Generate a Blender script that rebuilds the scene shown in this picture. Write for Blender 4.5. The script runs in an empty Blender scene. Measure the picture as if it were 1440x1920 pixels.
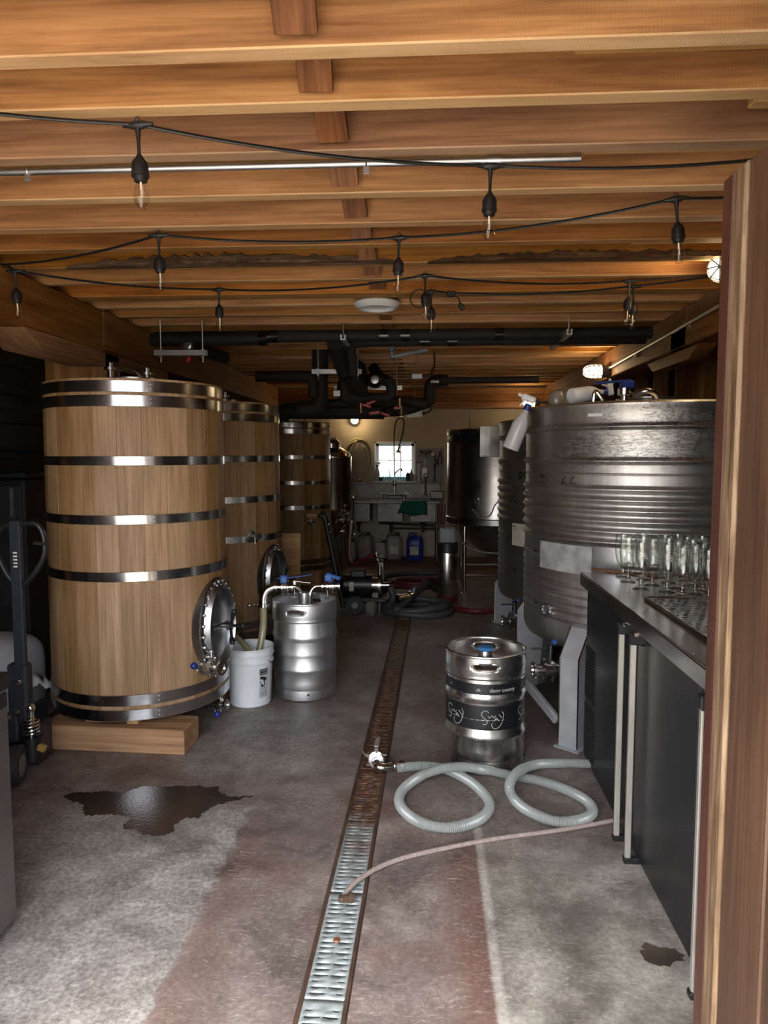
import bpy, bmesh, math, random
from mathutils import Vector, Matrix
random.seed(7)
R = math.radians
C = bpy.context.scene.collection
SC = bpy.context.scene

# ------------------------------------------------------------------ camera, sky, sun, exposure
CAM_H, F_PX = 1.58, 1331.0
PITCH = math.atan(108 / F_PX)
YAW = math.atan(80 * math.cos(PITCH) / F_PX)
cd = bpy.data.cameras.new('camera')
cd.sensor_fit = 'HORIZONTAL'; cd.sensor_width = 36.0; cd.lens = F_PX / 1440 * 36.0
cd.clip_start = 0.02
cam = bpy.data.objects.new('camera', cd); C.objects.link(cam)
cam.location = (0, 0, CAM_H); cam.rotation_euler = (R(90) - PITCH, 0, YAW)
SC.camera = cam

w = bpy.data.worlds.new('sky'); SC.world = w; w.use_nodes = True
nt = w.node_tree; bg = nt.nodes['Background']
sky = nt.nodes.new('ShaderNodeTexSky'); sky.sky_type = 'NISHITA'
sky.sun_disc = False; sky.sun_elevation = R(58); sky.sun_rotation = R(200); sky.air_density = 1.0; sky.dust_density = 4.0
hsv = nt.nodes.new('ShaderNodeHueSaturation'); hsv.inputs['Saturation'].default_value = 0.35
nt.links.new(sky.outputs[0], hsv.inputs['Color']); nt.links.new(hsv.outputs[0], bg.inputs[0])
bg.inputs[1].default_value = 1.3

sl = bpy.data.lights.new('sun', 'SUN'); sl.energy = 14.0; sl.angle = R(1.0); sl.color = (1.0, 0.95, 0.86)
sun = bpy.data.objects.new('sun', sl); C.objects.link(sun)
sun.rotation_euler = Vector((0.30, 0.42, -1.0)).to_track_quat('-Z', 'Y').to_euler()

VS = SC.view_settings
SC.display_settings.display_device = 'sRGB'
VS.view_transform = 'Standard'; VS.look = 'None'; VS.gamma = 1.0; VS.use_curve_mapping = False
VS.exposure = 0.0
cy = SC.cycles
cy.max_bounces = 9; cy.diffuse_bounces = 5; cy.glossy_bounces = 5; cy.transmission_bounces = 9; cy.transparent_max_bounces = 16
cy.caustics_reflective = False; cy.caustics_refractive = False; cy.sample_clamp_indirect = 6.0
cy.use_denoising = True

# ------------------------------------------------------------------ helpers
def at(x, y, Y):
    """world point at depth Y along the room for a pixel of the 1440x1920 photograph"""
    fw = Vector((-math.sin(YAW) * math.cos(PITCH), math.cos(YAW) * math.cos(PITCH), -math.sin(PITCH)))
    rt = Vector((math.cos(YAW), math.sin(YAW), 0)); up = rt.cross(fw)
    d = fw * F_PX + rt * (x - 720) + up * (960 - y)
    return Vector((0, 0, CAM_H)) + d * (Y / d.y)
def on(x, y, z=0.0):
    """world point on the level z for a pixel"""
    a = at(x, y, 1.0); o = Vector((0, 0, CAM_H)); d = a - o
    return o + d * ((z - CAM_H) / d.z)
def spline(pts, n=8, closed=False):
    P = [Vector(p) for p in pts]; out = []; k = len(P)
    for i in range(k if closed else k - 1):
        if closed: a, b, c, d = P[(i - 1) % k], P[i], P[(i + 1) % k], P[(i + 2) % k]
        else: a, b, c, d = P[max(i - 1, 0)], P[i], P[i + 1], P[min(i + 2, k - 1)]
        for j in range(n):
            t = j / n
            out.append(0.5 * ((2 * b) + (c - a) * t + (2 * a - 5 * b + 4 * c - d) * t * t + (3 * b - a - 3 * c + d) * t ** 3))
    if not closed: out.append(P[-1])
    return out
def resample(pts, step):
    out = [pts[0].copy()]; acc = 0.0
    for a, b in zip(pts, pts[1:]):
        L = (b - a).length
        if L < 1e-9: continue
        t = step - acc
        while t <= L:
            out.append(a.lerp(b, t / L)); t += step
        acc = (acc + L) % step
    return out
def frame(o, z, x=None):
    z = Vector(z).normalized(); x = Vector(x) if x is not None else (Vector((0, 0, 1)) if abs(z.z) < 0.9 else Vector((1, 0, 0)))
    y = z.cross(x).normalized(); x = y.cross(z)
    m = Matrix((x, y, z)).transposed().to_4x4(); m.translation = Vector(o); return m
def T(x=0, y=0, z=0): return Matrix.Translation((x, y, z))
def RZ(a): return Matrix.Rotation(a, 4, 'Z')
def RX(a): return Matrix.Rotation(a, 4, 'X')
def RY(a): return Matrix.Rotation(a, 4, 'Y')

class M:
    def __init__(s): s.v = []; s.f = []
    def add(s, vs, fs, m=None):
        o = len(s.v)
        s.v += [tuple(m @ Vector(p)) for p in vs] if m is not None else [tuple(p) for p in vs]
        s.f += [tuple(i + o for i in f) for f in fs]; return s
    def box(s, c, d, m=None, ch=0.0):
        x, y, z = d[0] / 2, d[1] / 2, d[2] / 2; c = Vector(c)
        if ch <= 0:
            vs = [c + Vector((a * x, b * y, e * z)) for a in (-1, 1) for b in (-1, 1) for e in (-1, 1)]
            return s.add(vs, [(0, 1, 3, 2), (4, 6, 7, 5), (0, 4, 5, 1), (2, 3, 7, 6), (0, 2, 6, 4), (1, 5, 7, 3)], m)
        ch = min(ch, x * .9, y * .9, z * .9)
        vs = []; idx = {}
        for a in (-1, 1):
            for b in (-1, 1):
                for e in (-1, 1):
                    for k in range(3):
                        q = [a * (x - (ch if k != 0 else 0)), b * (y - (ch if k != 1 else 0)), e * (z - (ch if k != 2 else 0))]
                        idx[a, b, e, k] = len(vs); vs.append(c + Vector(q))
        fs = []
        for k in range(3):
            u, w_ = [i for i in range(3) if i != k]
            for sg in (-1, 1):
                l = []
                for p, q in ((-1, -1), (1, -1), (1, 1), (-1, 1)):
                    t = [0, 0, 0]; t[k] = sg; t[u] = p; t[w_] = q; l.append(idx[t[0], t[1], t[2], k])
                fs.append(l if (sg > 0) == (k != 1) else l[::-1])
            for p in (-1, 1):
                for q in (-1, 1):
                    t0 = [0, 0, 0]; t1 = [0, 0, 0]; t0[k] = -1; t1[k] = 1
                    for t in (t0, t1): t[u] = p; t[w_] = q
                    fs.append([idx[(*t0, u)], idx[(*t1, u)], idx[(*t1, w_)], idx[(*t0, w_)]])
        for a in (-1, 1):
            for b in (-1, 1):
                for e in (-1, 1): fs.append([idx[a, b, e, k] for k in range(3)])
        return s.add(vs, fs, m)
    def ring_tube(s, pts, rad, seg=10, closed=False, m=None):
        n = len(pts); pts = [Vector(p) for p in pts]; vs = []
        t0 = (pts[1] - pts[0]).normalized(); up = Vector((0, 0, 1)) if abs(t0.z) < .9 else Vector((1, 0, 0))
        u = t0.cross(up).normalized()
        for i, p in enumerate(pts):
            a = pts[(i - 1) % n] if closed or i > 0 else p; b = pts[(i + 1) % n] if closed or i < n - 1 else p
            t = (b - a).normalized(); u = (u - t * u.dot(t)).normalized(); v = t.cross(u)
            r = rad[i] if isinstance(rad, (list, tuple)) else rad
            vs += [p + (u * math.cos(k * 2 * math.pi / seg) + v * math.sin(k * 2 * math.pi / seg)) * r for k in range(seg)]
        fs = []
        for i in range(n if closed else n - 1):
            j = (i + 1) % n
            fs += [(i * seg + k, i * seg + (k + 1) % seg, j * seg + (k + 1) % seg, j * seg + k) for k in range(seg)]
        if not closed: fs += [tuple(range(seg))[::-1], tuple((n - 1) * seg + k for k in range(seg))]
        return s.add(vs, fs, m)
    def cyl(s, a, b, r, seg=14, r2=None):
        return s.ring_tube([a, b], [r, r if r2 is None else r2], seg)
    def lathe(s, prof, seg=32, m=None, a0=0.0, a1=None, cap=True):
        full = a1 is None; n = seg if full else seg + 1; a1 = a0 + 2 * math.pi if full else a1
        vs = []; rings = []
        for r, z in prof:
            if r < 1e-6 and full: rings.append([len(vs)] * n); vs.append((0, 0, z)); continue
            rings.append(list(range(len(vs), len(vs) + n)))
            vs += [(r * math.cos(a0 + (a1 - a0) * k / seg), r * math.sin(a0 + (a1 - a0) * k / seg), z) for k in range(n)]
        fs = []
        for p, q in zip(rings, rings[1:]):
            for k in range(seg):
                k2 = (k + 1) % n
                l = [p[k], p[k2], q[k2], q[k]]; l2 = []
                for i in l:
                    if i not in l2: l2.append(i)
                if len(l2) > 2: fs.append(l2)
        return s.add(vs, fs, m)
    def sphere(s, c, r, seg=14, sc=(1, 1, 1)):
        k = max(5, seg // 2); pr = [(r * math.sin(math.pi * i / k), -r * math.cos(math.pi * i / k)) for i in range(k + 1)]
        pr[0] = (0, -r); pr[-1] = (0, r)
        return s.lathe(pr, seg, Matrix.Translation(c) @ Matrix.Diagonal((*sc, 1)))
    def prism(s, poly, z0, z1, m=None):
        n = len(poly); vs = [(x, y, z0) for x, y in poly] + [(x, y, z1) for x, y in poly]
        fs = [tuple(range(n))[::-1], tuple(range(n, 2 * n))] + [(i, (i + 1) % n, (i + 1) % n + n, i + n) for i in range(n)]
        return s.add(vs, fs, m)
    def loft(s, loops, m=None, cap=True):
        n = len(loops[0]); vs = [p for l in loops for p in l]; fs = []
        for i in range(len(loops) - 1):
            fs += [(i * n + k, i * n + (k + 1) % n, (i + 1) * n + (k + 1) % n, (i + 1) * n + k) for k in range(n)]
        if cap: fs += [tuple(range(n))[::-1], tuple((len(loops) - 1) * n + k for k in range(n))]
        return s.add(vs, fs, m)
    def mesh(s, name, mat=None, ang=35):
        me = bpy.data.meshes.new(name); me.from_pydata(s.v, [], s.f)
        bm = bmesh.new(); bm.from_mesh(me); bmesh.ops.recalc_face_normals(bm, faces=bm.faces); bm.to_mesh(me); bm.free()
        if ang:
            me.shade_smooth(); me.set_sharp_from_angle(angle=R(ang))
        if mat: me.materials.append(mat)
        me.update(); return me

def link(name, me, parent=None, loc=(0, 0, 0), rot=(0, 0, 0)):
    o = bpy.data.objects.new(name, me); C.objects.link(o); o.parent = parent; o.location = loc; o.rotation_euler = rot; return o
def part(name, m, mat, parent, loc=(0, 0, 0), rot=(0, 0, 0), ang=35, label=None, kind=None):
    o = link(name, m.mesh(name, mat, ang), parent, loc, rot)
    if label: o['label'] = label
    if kind: o['kind'] = kind
    return o
def tag(o, label, cat, group=None):
    o['label'] = label; o['category'] = cat
    if group: o['group'] = group
    return o
def thing(name, label, cat, loc=(0, 0, 0), rz=0.0, group=None):
    o = link(name, None, None, loc, (0, 0, rz)); o.empty_display_size = .1; return tag(o, label, cat, group)
def single(name, m, mat, label, cat, loc=(0, 0, 0), rot=(0, 0, 0), group=None, ang=35):
    return tag(link(name, m.mesh(name, mat, ang), None, loc, rot), label, cat, group)
def struct(name, m=None, mat=None, loc=(0, 0, 0), ang=35):
    o = link(name, m.mesh(name, mat, ang) if m else None, None, loc); o['kind'] = 'structure'; return o
def dup(root, loc, rz=None, label=None, skip=()):
    def cp(o, par):
        c = o.copy(); C.objects.link(c); c.parent = par
        for ch in o.children:
            if ch.name.split('.')[0] not in skip: cp(ch, c)
        return c
    r = cp(root, None); r.location = loc
    if rz is not None: r.rotation_euler = (0, 0, rz)
    if label: r['label'] = label
    return r

# ------------------------------------------------------------------ materials
def newmat(name):
    m = bpy.data.materials.new(name); m.use_nodes = True; n = m.node_tree
    return m, n, n.nodes['Principled BSDF']
def nd(n, t, **kw):
    x = n.nodes.new(t)
    for k, v in kw.items():
        if k in x.inputs: x.inputs[k].default_value = v
        else: setattr(x, k, v)
    return x
def ramp(n, src, stops):
    r = n.nodes.new('ShaderNodeValToRGB'); e = r.color_ramp.elements
    while len(e) < len(stops): e.new(.5)
    for el, (p, c) in zip(e, stops): el.position = p; el.color = (*c, 1) if len(c) == 3 else c
    n.links.new(src, r.inputs[0]); return r.outputs[0]
def coords(n, scale, rnd=True, rot=(0, 0, 0)):
    tc = n.nodes.new('ShaderNodeTexCoord'); mp = nd(n, 'ShaderNodeMapping', Scale=scale, Rotation=rot)
    src = tc.outputs['Object']
    if rnd:
        oi = n.nodes.new('ShaderNodeObjectInfo')
        mu = nd(n, 'ShaderNodeVectorMath', operation='MULTIPLY_ADD')
        cb = n.nodes.new('ShaderNodeCombineXYZ')
        for i in range(3): n.links.new(oi.outputs['Random'], cb.inputs[i])
        n.links.new(cb.outputs[0], mu.inputs[0]); mu.inputs[1].default_value = (37.1, 51.7, 23.3); n.links.new(src, mu.inputs[2]); src = mu.outputs[0]
    n.links.new(src, mp.inputs[0]); return mp.outputs[0]
def mixc(n, fac, a, b, mode='MIX'):
    x = nd(n, 'ShaderNodeMix', data_type='RGBA', blend_type=mode)
    for s, v in ((0, fac), (6, a), (7, b)):
        if hasattr(v, 'is_linked'): n.links.new(v, x.inputs[s])
        else: x.inputs[s].default_value = (*v, 1) if s and len(v) == 3 else v
    return x.outputs[2]
def math_(n, op, a, b=0.0, c=None):
    x = nd(n, 'ShaderNodeMath', operation=op)
    for i, v in enumerate((a, b, c)):
        if v is None: continue
        if hasattr(v, 'is_linked'): n.links.new(v, x.inputs[i])
        else: x.inputs[i].default_value = v
    return x.outputs[0]
def bump(n, b, src, strength=.3, dist=.01):
    x = nd(n, 'ShaderNodeBump', Strength=strength, Distance=dist); n.links.new(src, x.inputs['Height']); n.links.new(x.outputs[0], b.inputs['Normal'])
def noise(n, co, scale=5, detail=4, rough=.5, dist=0.0):
    x = nd(n, 'ShaderNodeTexNoise', Scale=scale, Detail=detail, Roughness=rough, Distortion=dist); n.links.new(co, x.inputs['Vector']); return x.outputs['Fac']

def plain(name, col, rough=.5, metal=0.0, bmp=0.0, bscale=60, vary=.12, vscale=6, spec=.5, coat=0.0):
    m, n, b = newmat(name); co = coords(n, (1, 1, 1))
    f = noise(n, co, vscale, 5)
    lo = tuple(max(0, c * (1 - vary)) for c in col); hi = tuple(min(1, c * (1 + vary)) for c in col)
    n.links.new(ramp(n, f, [(.3, lo), (.7, hi)]), b.inputs['Base Color'])
    b.inputs['Metallic'].default_value = metal; b.inputs['Specular IOR Level'].default_value = spec; b.inputs['Coat Weight'].default_value = coat
    n.links.new(math_(n, 'MULTIPLY_ADD', f, .12, rough - .06), b.inputs['Roughness'])
    if bmp: bump(n, b, noise(n, co, bscale, 3), bmp, .004)
    return m
def wood(name, dark, mid, light, axis=0, rough=.6, tone=.25, grain=1.0, spec=.3, fine=1.0, saw=0.0, under=None):
    m, n, b = newmat(name)
    sc = [9 * grain] * 3; sc[axis] = .7 * grain
    co = coords(n, tuple(sc))
    f = noise(n, co, 1.6, 6, .6, .6)
    c = ramp(n, f, [(.28, dark), (.5, mid), (.72, light)])
    sc2 = [70 * fine] * 3; sc2[axis] = 2.0 * fine
    g = noise(n, coords(n, tuple(sc2)), 1.0, 3, .6)
    c = mixc(n, 1.0, c, ramp(n, g, [(.3, (.72, .70, .68)), (.6, (1.05, 1.05, 1.05))]), 'MULTIPLY')
    blot = noise(n, coords(n, (1.2, 1.2, 1.2)), 1.5, 3)
    c = mixc(n, .55, c, ramp(n, blot, [(.3, (.68, .62, .56)), (.65, (1.12, 1.08, 1.02))]), 'MULTIPLY')
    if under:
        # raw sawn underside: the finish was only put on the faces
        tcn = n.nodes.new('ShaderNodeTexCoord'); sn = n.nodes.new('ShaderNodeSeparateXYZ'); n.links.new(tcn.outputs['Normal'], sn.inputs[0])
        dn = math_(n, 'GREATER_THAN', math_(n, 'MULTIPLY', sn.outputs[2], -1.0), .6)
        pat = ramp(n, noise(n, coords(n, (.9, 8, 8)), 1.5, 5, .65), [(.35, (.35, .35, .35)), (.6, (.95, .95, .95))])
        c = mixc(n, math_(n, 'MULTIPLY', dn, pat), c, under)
    if tone:
        oi = n.nodes.new('ShaderNodeObjectInfo')
        hs = n.nodes.new('ShaderNodeHueSaturation')
        n.links.new(math_(n, 'MULTIPLY_ADD', oi.outputs['Random'], 2 * tone, 1 - tone), hs.inputs['Value'])
        n.links.new(math_(n, 'MULTIPLY_ADD', oi.outputs['Random'], -.25, 1.12), hs.inputs['Saturation'])
        n.links.new(c, hs.inputs['Color']); c = mixc(n, 1.0, hs.outputs[0], oi.outputs['Color'], 'MULTIPLY')
    n.links.new(c, b.inputs['Base Color']); b.inputs['Roughness'].default_value = rough; b.inputs['Specular IOR Level'].default_value = spec
    h = g
    if saw:
        wv = nd(n, 'ShaderNodeTexWave', Scale=34.0, Distortion=2.5, Detail=2.0); n.links.new(coords(n, (1, .0, .55)), wv.inputs['Vector'])
        h = math_(n, 'MULTIPLY_ADD', wv.outputs['Fac'], saw, g)
    bump(n, b, h, .28, .004)
    return m
def steel(name, col=(.62, .62, .62), rough=.25, streak=(1, 1, 60), vary=.12, stain=0.0, bmp=.02):
    m, n, b = newmat(name); b.inputs['Metallic'].default_value = 1.0
    f = noise(n, coords(n, streak), 3, 4, .6); s = noise(n, coords(n, (1, 1, 1)), 5, 6, .65)
    c = ramp(n, f, [(.25, tuple(x * (1 - vary) for x in col)), (.75, tuple(min(1, x * (1 + vary)) for x in col))])
    if stain: c = mixc(n, 1.0, c, ramp(n, s, [(.35, (1 - stain,) * 3), (.6, (1, 1, 1))]), 'MULTIPLY')
    n.links.new(c, b.inputs['Base Color'])
    n.links.new(math_(n, 'MULTIPLY_ADD', s, .25, rough - .12), b.inputs['Roughness'])
    if bmp: bump(n, b, math_(n, 'ADD', f, s), bmp, .004)
    return m
def thin_glass(name, tint=(.95, .97, .96), gloss=.9, base=.05):
    m = bpy.data.materials.new(name); m.use_nodes = True; n = m.node_tree; n.nodes.clear()
    o = n.nodes.new('ShaderNodeOutputMaterial'); t = nd(n, 'ShaderNodeBsdfTransparent', Color=(*tint, 1)); g = nd(n, 'ShaderNodeBsdfGlossy', Color=(gloss, gloss, gloss, 1), Roughness=.02)
    lw = nd(n, 'ShaderNodeLayerWeight', Blend=.5); mx = n.nodes.new('ShaderNodeMixShader')
    n.links.new(math_(n, 'MULTIPLY_ADD', math_(n, 'POWER', lw.outputs['Facing'], 2.5), .75, base), mx.inputs[0]); n.links.new(t.outputs[0], mx.inputs[1]); n.links.new(g.outputs[0], mx.inputs[2]); n.links.new(mx.outputs[0], o.inputs[0])
    return m
def emit(name, col, strength):
    m, n, b = newmat(name); b.inputs['Base Color'].default_value = (.8, .8, .75, 1)
    b.inputs['Emission Color'].default_value = (*col, 1); b.inputs['Emission Strength'].default_value = strength; return m

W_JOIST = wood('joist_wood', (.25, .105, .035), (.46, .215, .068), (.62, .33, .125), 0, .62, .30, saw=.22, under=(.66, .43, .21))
W_STRIP = wood('pale_strip_wood', (.46, .26, .10), (.62, .38, .17), (.74, .50, .26), 0, .65, .15, saw=.6)
W_BRACE = wood('brace_wood', (.12, .045, .02), (.24, .10, .042), (.38, .185, .085), 1, .6, .25, grain=1.5)
W_BEAM = wood('beam_wood', (.20, .085, .03), (.32, .15, .058), (.44, .24, .10), 1, .65, .12, saw=.4)
W_STUD = wood('stud_wood', (.24, .11, .04), (.36, .18, .07), (.46, .26, .11), 2, .7, .2)
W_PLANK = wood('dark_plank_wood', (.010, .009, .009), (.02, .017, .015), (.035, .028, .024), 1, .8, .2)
W_OAK = wood('oak_stave', (.28, .17, .085), (.375, .24, .127), (.455, .305, .175), 2, .5, .17, grain=1.3, fine=1.4)
W_TIMBER = wood('timber_block_wood', (.30, .155, .07), (.44, .25, .12), (.54, .33, .17), 0, .7, .1, grain=1.2)
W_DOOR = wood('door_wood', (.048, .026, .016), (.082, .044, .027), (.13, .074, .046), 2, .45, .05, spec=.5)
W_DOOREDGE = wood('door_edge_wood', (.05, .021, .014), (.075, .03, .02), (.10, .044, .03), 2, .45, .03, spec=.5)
W_WORN = wood('worn_wood', (.075, .045, .026), (.17, .115, .07), (.30, .22, .15), 2, .5, .03, grain=5)
W_BARK = wood('bark', (.03, .018, .010), (.09, .05, .028), (.22, .14, .08), 0, .85, .1, grain=3)
S_POLISH = steel('polished_steel', (.66, .66, .65), .17, (1, 1, 40))
S_HOOP = steel('hoop_steel', (.52, .52, .53), .2, (1, 1, 60), stain=.25)
S_KEG = steel('brushed_keg_steel', (.76, .78, .80), .40, (6, 6, 1), stain=.15, bmp=.05)
S_KEG2 = steel('shiny_keg_steel', (.70, .69, .67), .27, (8, 8, 1), stain=.2, bmp=.04)
S_DARK = steel('dark_steel', (.30, .30, .31), .3, (1, 1, 1), stain=.4)
S_MAN = steel('manway_steel', (.45, .46, .48), .3, (2, 2, 2), stain=.35, bmp=.06)
S_TANK = steel('fermenter_steel', (.36, .35, .34), .3, (1, 1, 20))
S_SINK = steel('sink_steel', (.20, .19, .18), .5, (8, 8, 8), stain=.45)
S_COUNTER = steel('counter_steel', (.55, .54, .53), .22, (1, 1, 1), vary=.04, bmp=.0)
S_PIPE = steel('galvanised_conduit', (.55, .56, .58), .4, (3, 20, 20))
S_ALU = plain('grey_painted_steel', (.50, .52, .55), .36, .45, .05, 40, .14, 9)
S_CAB = steel('cabinet_steel', (.34, .33, .32), .42, (1, 1, 40))
BLACK = plain('black_plastic', (.012, .012, .013), .45)
BLACKM = plain('black_metal', (.010, .011, .014), .36, 0.0, .0, vary=.25, spec=.55)
RUBBER = plain('dark_rubber', (.03, .032, .034), .65, 0, .2, 60)
FOAM = plain('black_pipe_foam', (.012, .012, .013), .75, 0, .25, 50)
GREYP = plain('grey_plastic', (.20, .21, .23), .5)
WHITE = plain('white_plastic', (.80, .84, .88), .4, vary=.04)
WHITED = plain('offwhite_plastic', (.42, .40, .37), .5)
BLUE = plain('blue_plastic', (.010, .032, .22), .4)
BLUEH = plain('blue_handle', (.04, .13, .46), .45)
RED = plain('red_hose_rubber', (.10, .008, .014), .5)
REDP = plain('red_plastic', (.45, .02, .02), .4)
GREEN = plain('green_cloth', (.006, .10, .075), .9, 0, .4, 90)
PAPER = plain('paper', (.55, .52, .44), .8)
WALLP = plain('painted_wall', (.40, .35, .27), .75, 0, .08, 30, .06, 2)
GLASS = thin_glass('thin_glass')
HOSEG = plain('clear_hose', (.40, .44, .43), .25, 0, 0, vary=.1, coat=.5)
HOSEG.node_tree.nodes['Principled BSDF'].inputs['Alpha'].default_value = .62
S_NICK = plain('brushed_nickel', (.60, .58, .53), .35, .6)
# ------------------------------------------------------------------ floor
def floor_material():
    m, n, b = newmat('worn_painted_concrete')
    tc = n.nodes.new('ShaderNodeTexCoord'); P = tc.outputs['Object']
    sx = n.nodes.new('ShaderNodeSeparateXYZ'); n.links.new(P, sx.inputs[0]); X, Y = sx.outputs[0], sx.outputs[1]
    big = noise(n, P, 1.6, 5, .6); mid = noise(n, P, 7, 6, .65); fine = noise(n, P, 60, 5, .7)
    c = ramp(n, math_(n, 'MULTIPLY_ADD', big, .55, math_(n, 'MULTIPLY', mid, .45)), [(.36, (.115, .095, .088)), (.5, (.20, .165, .152)), (.62, (.31, .27, .25))])
    redn = ramp(n, noise(n, P, 2.2, 4, .6), [(.50, (0, 0, 0)), (.66, (1, 1, 1))])
    c = mixc(n, math_(n, 'MULTIPLY', redn, .55), c, (.155, .075, .058))
    jag = math_(n, 'MULTIPLY', math_(n, 'SUBTRACT', noise(n, P, 9, 6, .7), .5), .16)
    Xj = math_(n, 'ADD', X, jag); Yj = math_(n, 'ADD', Y, jag)
    def step(v, e0, e1):
        mr = nd(n, 'ShaderNodeMapRange', **{'From Min': e0, 'From Max': e1}); n.links.new(v, mr.inputs[0]); return mr.outputs[0]
    wear = ramp(n, math_(n, 'MULTIPLY_ADD', mid, .6, math_(n, 'MULTIPLY', fine, .4)), [(.34, (.15, .143, .132)), (.48, (.29, .28, .265)), (.62, (.46, .45, .43))])
    # bare worn patch on the left, and the bare strip beyond the straight seam on the right
    left = math_(n, 'MULTIPLY', math_(n, 'MULTIPLY', step(Xj, -.77, -.785), step(Yj, 3.08, 2.98)), step(Xj, -2.6, -1.5))
    c = mixc(n, math_(n, 'MULTIPLY', left, .85), c, wear)
    strip = math_(n, 'MULTIPLY', step(math_(n, 'MULTIPLY_ADD', jag, .06, X), .205, .22), step(Y, 2.95, 2.55))
    greyr = ramp(n, math_(n, 'MULTIPLY_ADD', big, .4, math_(n, 'MULTIPLY', mid, .6)), [(.36, (.13, .125, .105)), (.5, (.27, .262, .235)), (.64, (.46, .45, .415))])
    c = mixc(n, math_(n, 'MULTIPLY', strip, .9), c, greyr)
    pat2 = math_(n, 'MULTIPLY', math_(n, 'MULTIPLY', step(Xj, -1.35, -1.15), step(Xj, -.45, -.62)), math_(n, 'MULTIPLY', step(Yj, 3.3, 3.42), step(Yj, 4.3, 4.1)))
    c = mixc(n, math_(n, 'MULTIPLY', pat2, .6), c, wear)
    redband = math_(n, 'MULTIPLY', math_(n, 'MULTIPLY', step(Xj, .02, .14), step(X, .215, .205)), step(Y, 2.9, 2.6))
    c = mixc(n, math_(n, 'MULTIPLY', redband, .65), c, (.16, .075, .06))
    redb2 = math_(n, 'MULTIPLY', math_(n, 'MULTIPLY', step(Xj, -.80, -.745), step(Xj, -.55, -.72)), step(Y, 3.0, 2.8))
    c = mixc(n, math_(n, 'MULTIPLY', redb2, .45), c, (.16, .095, .08))
    line = math_(n, 'MULTIPLY', math_(n, 'MULTIPLY', step(math_(n, 'MULTIPLY_ADD', jag, .08, X), .20, .212), step(math_(n, 'MULTIPLY_ADD', jag, .08, X), .245, .228)), step(Y, 3.2, 2.9))
    c = mixc(n, math_(n, 'MULTIPLY', line, math_(n, 'MULTIPLY', mid, 1.4)), c, (.52, .50, .46))
    # scratches and pale flecks
    wv = nd(n, 'ShaderNodeTexNoise', Scale=5.0, Detail=3.0); n.links.new(P, wv.inputs['Vector'])
    wp = nd(n, 'ShaderNodeVectorMath', operation='MULTIPLY_ADD'); n.links.new(wv.outputs['Color'], wp.inputs[0]); wp.inputs[1].default_value = (.16, .16, 0); n.links.new(P, wp.inputs[2])
    dens = ramp(n, noise(n, P, 2.6, 4, .6), [(.35, (.12, .12, .12)), (.65, (1, 1, 1))])
    for rot, sc, th, am in ((R(-22), (20, 120, 1), .635, .7), (R(14), (26, 150, 1), .65, .55), (R(-50), (30, 120, 1), .67, .5), (0, (95, 95, 1), .665, .5)):
        mp = nd(n, 'ShaderNodeMapping', Scale=sc, Rotation=(0, 0, rot)); n.links.new(wp.outputs[0], mp.inputs[0])
        s_ = ramp(n, noise(n, mp.outputs[0], 1.0, 4, .6), [(th - .05, (0, 0, 0)), (th + .01, (1, 1, 1))])
        c = mixc(n, math_(n, 'MULTIPLY', math_(n, 'MULTIPLY', s_, dens), am), c, (.52, .50, .47))
    stain_ = ramp(n, noise(n, P, 3.3, 6, .7, .8), [(.33, (.45, .43, .42)), (.5, (1, 1, 1))])
    c = mixc(n, .75, c, stain_, 'MULTIPLY')
    c = mixc(n, 1.0, c, ramp(n, fine, [(.3, (.7, .69, .67)), (.7, (1.3, 1.3, 1.3))]), 'MULTIPLY')
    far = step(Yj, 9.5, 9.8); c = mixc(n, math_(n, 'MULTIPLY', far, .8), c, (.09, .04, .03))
    n.links.new(c, b.inputs['Base Color'])
    n.links.new(math_(n, 'MULTIPLY_ADD', mid, .35, .36), b.inputs['Roughness'])
    bump(n, b, math_(n, 'MULTIPLY_ADD', fine, .6, mid), .25, .006)
    return m
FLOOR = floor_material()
# the drain trench is cut through the slab: a slightly skewed slot
DA, DB = Vector((-.305, .9, 0)), Vector((-.208, 7.05, 0))     # centre line of the drain
DW = .075
def dxy(t, off): 
    d = (DB - DA).normalized(); s_ = Vector((d.y, -d.x, 0)); return DA + d * t + s_ * off
fl = M()
X0, X1, Y0, Y1 = -3.1, 2.6, -.05, 11.1
dl0, dl1, dr0, dr1 = dxy(0, -DW), dxy((DB - DA).length, -DW), dxy(0, DW), dxy((DB - DA).length, DW)
fl.add([(X0, Y0, 0), (dl0.x, Y0, 0), dl0, dl1, (dl1.x, Y1, 0), (X0, Y1, 0)], [(0, 1, 2, 3, 4, 5)])
fl.add([(dr0.x, Y0, 0), (X1, Y0, 0), (X1, Y1, 0), (dr1.x, Y1, 0), dr1, dr0], [(0, 1, 2, 3, 4, 5)])
fl.add([(dl0.x, Y0, 0), (dr0.x, Y0, 0), dr0, dl0], [(0, 1, 2, 3)])
fl.add([dl1, dr1, (dr1.x, Y1, 0), (dl1.x, Y1, 0)], [(0, 1, 2, 3)])
fl.add([(X0, Y0, -.12), (X1, Y0, -.12), (X1, Y1, -.12), (X0, Y1, -.12)], [(0, 1, 2, 3)])
floor = struct('floor', fl, FLOOR)

# ground outside the doorway, seen only by the light
GR = plain('outdoor_gravel', (.42, .38, .32), .9, 0, .3, 20, .2, 3)
g_ = M(); g_.add([(-30, -40, -.03), (30, -40, -.03), (30, -.05, -.03), (-30, -.05, -.03)], [(0, 1, 2, 3)])
gg = struct('ground_outside', g_, GR)
g2 = M(); g2.add([(-30, 11.4, -.03), (30, 11.4, -.03), (30, 40, -.03), (-30, 40, -.03)], [(0, 1, 2, 3)])
struct('ground_outside', g2, GR)

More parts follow.
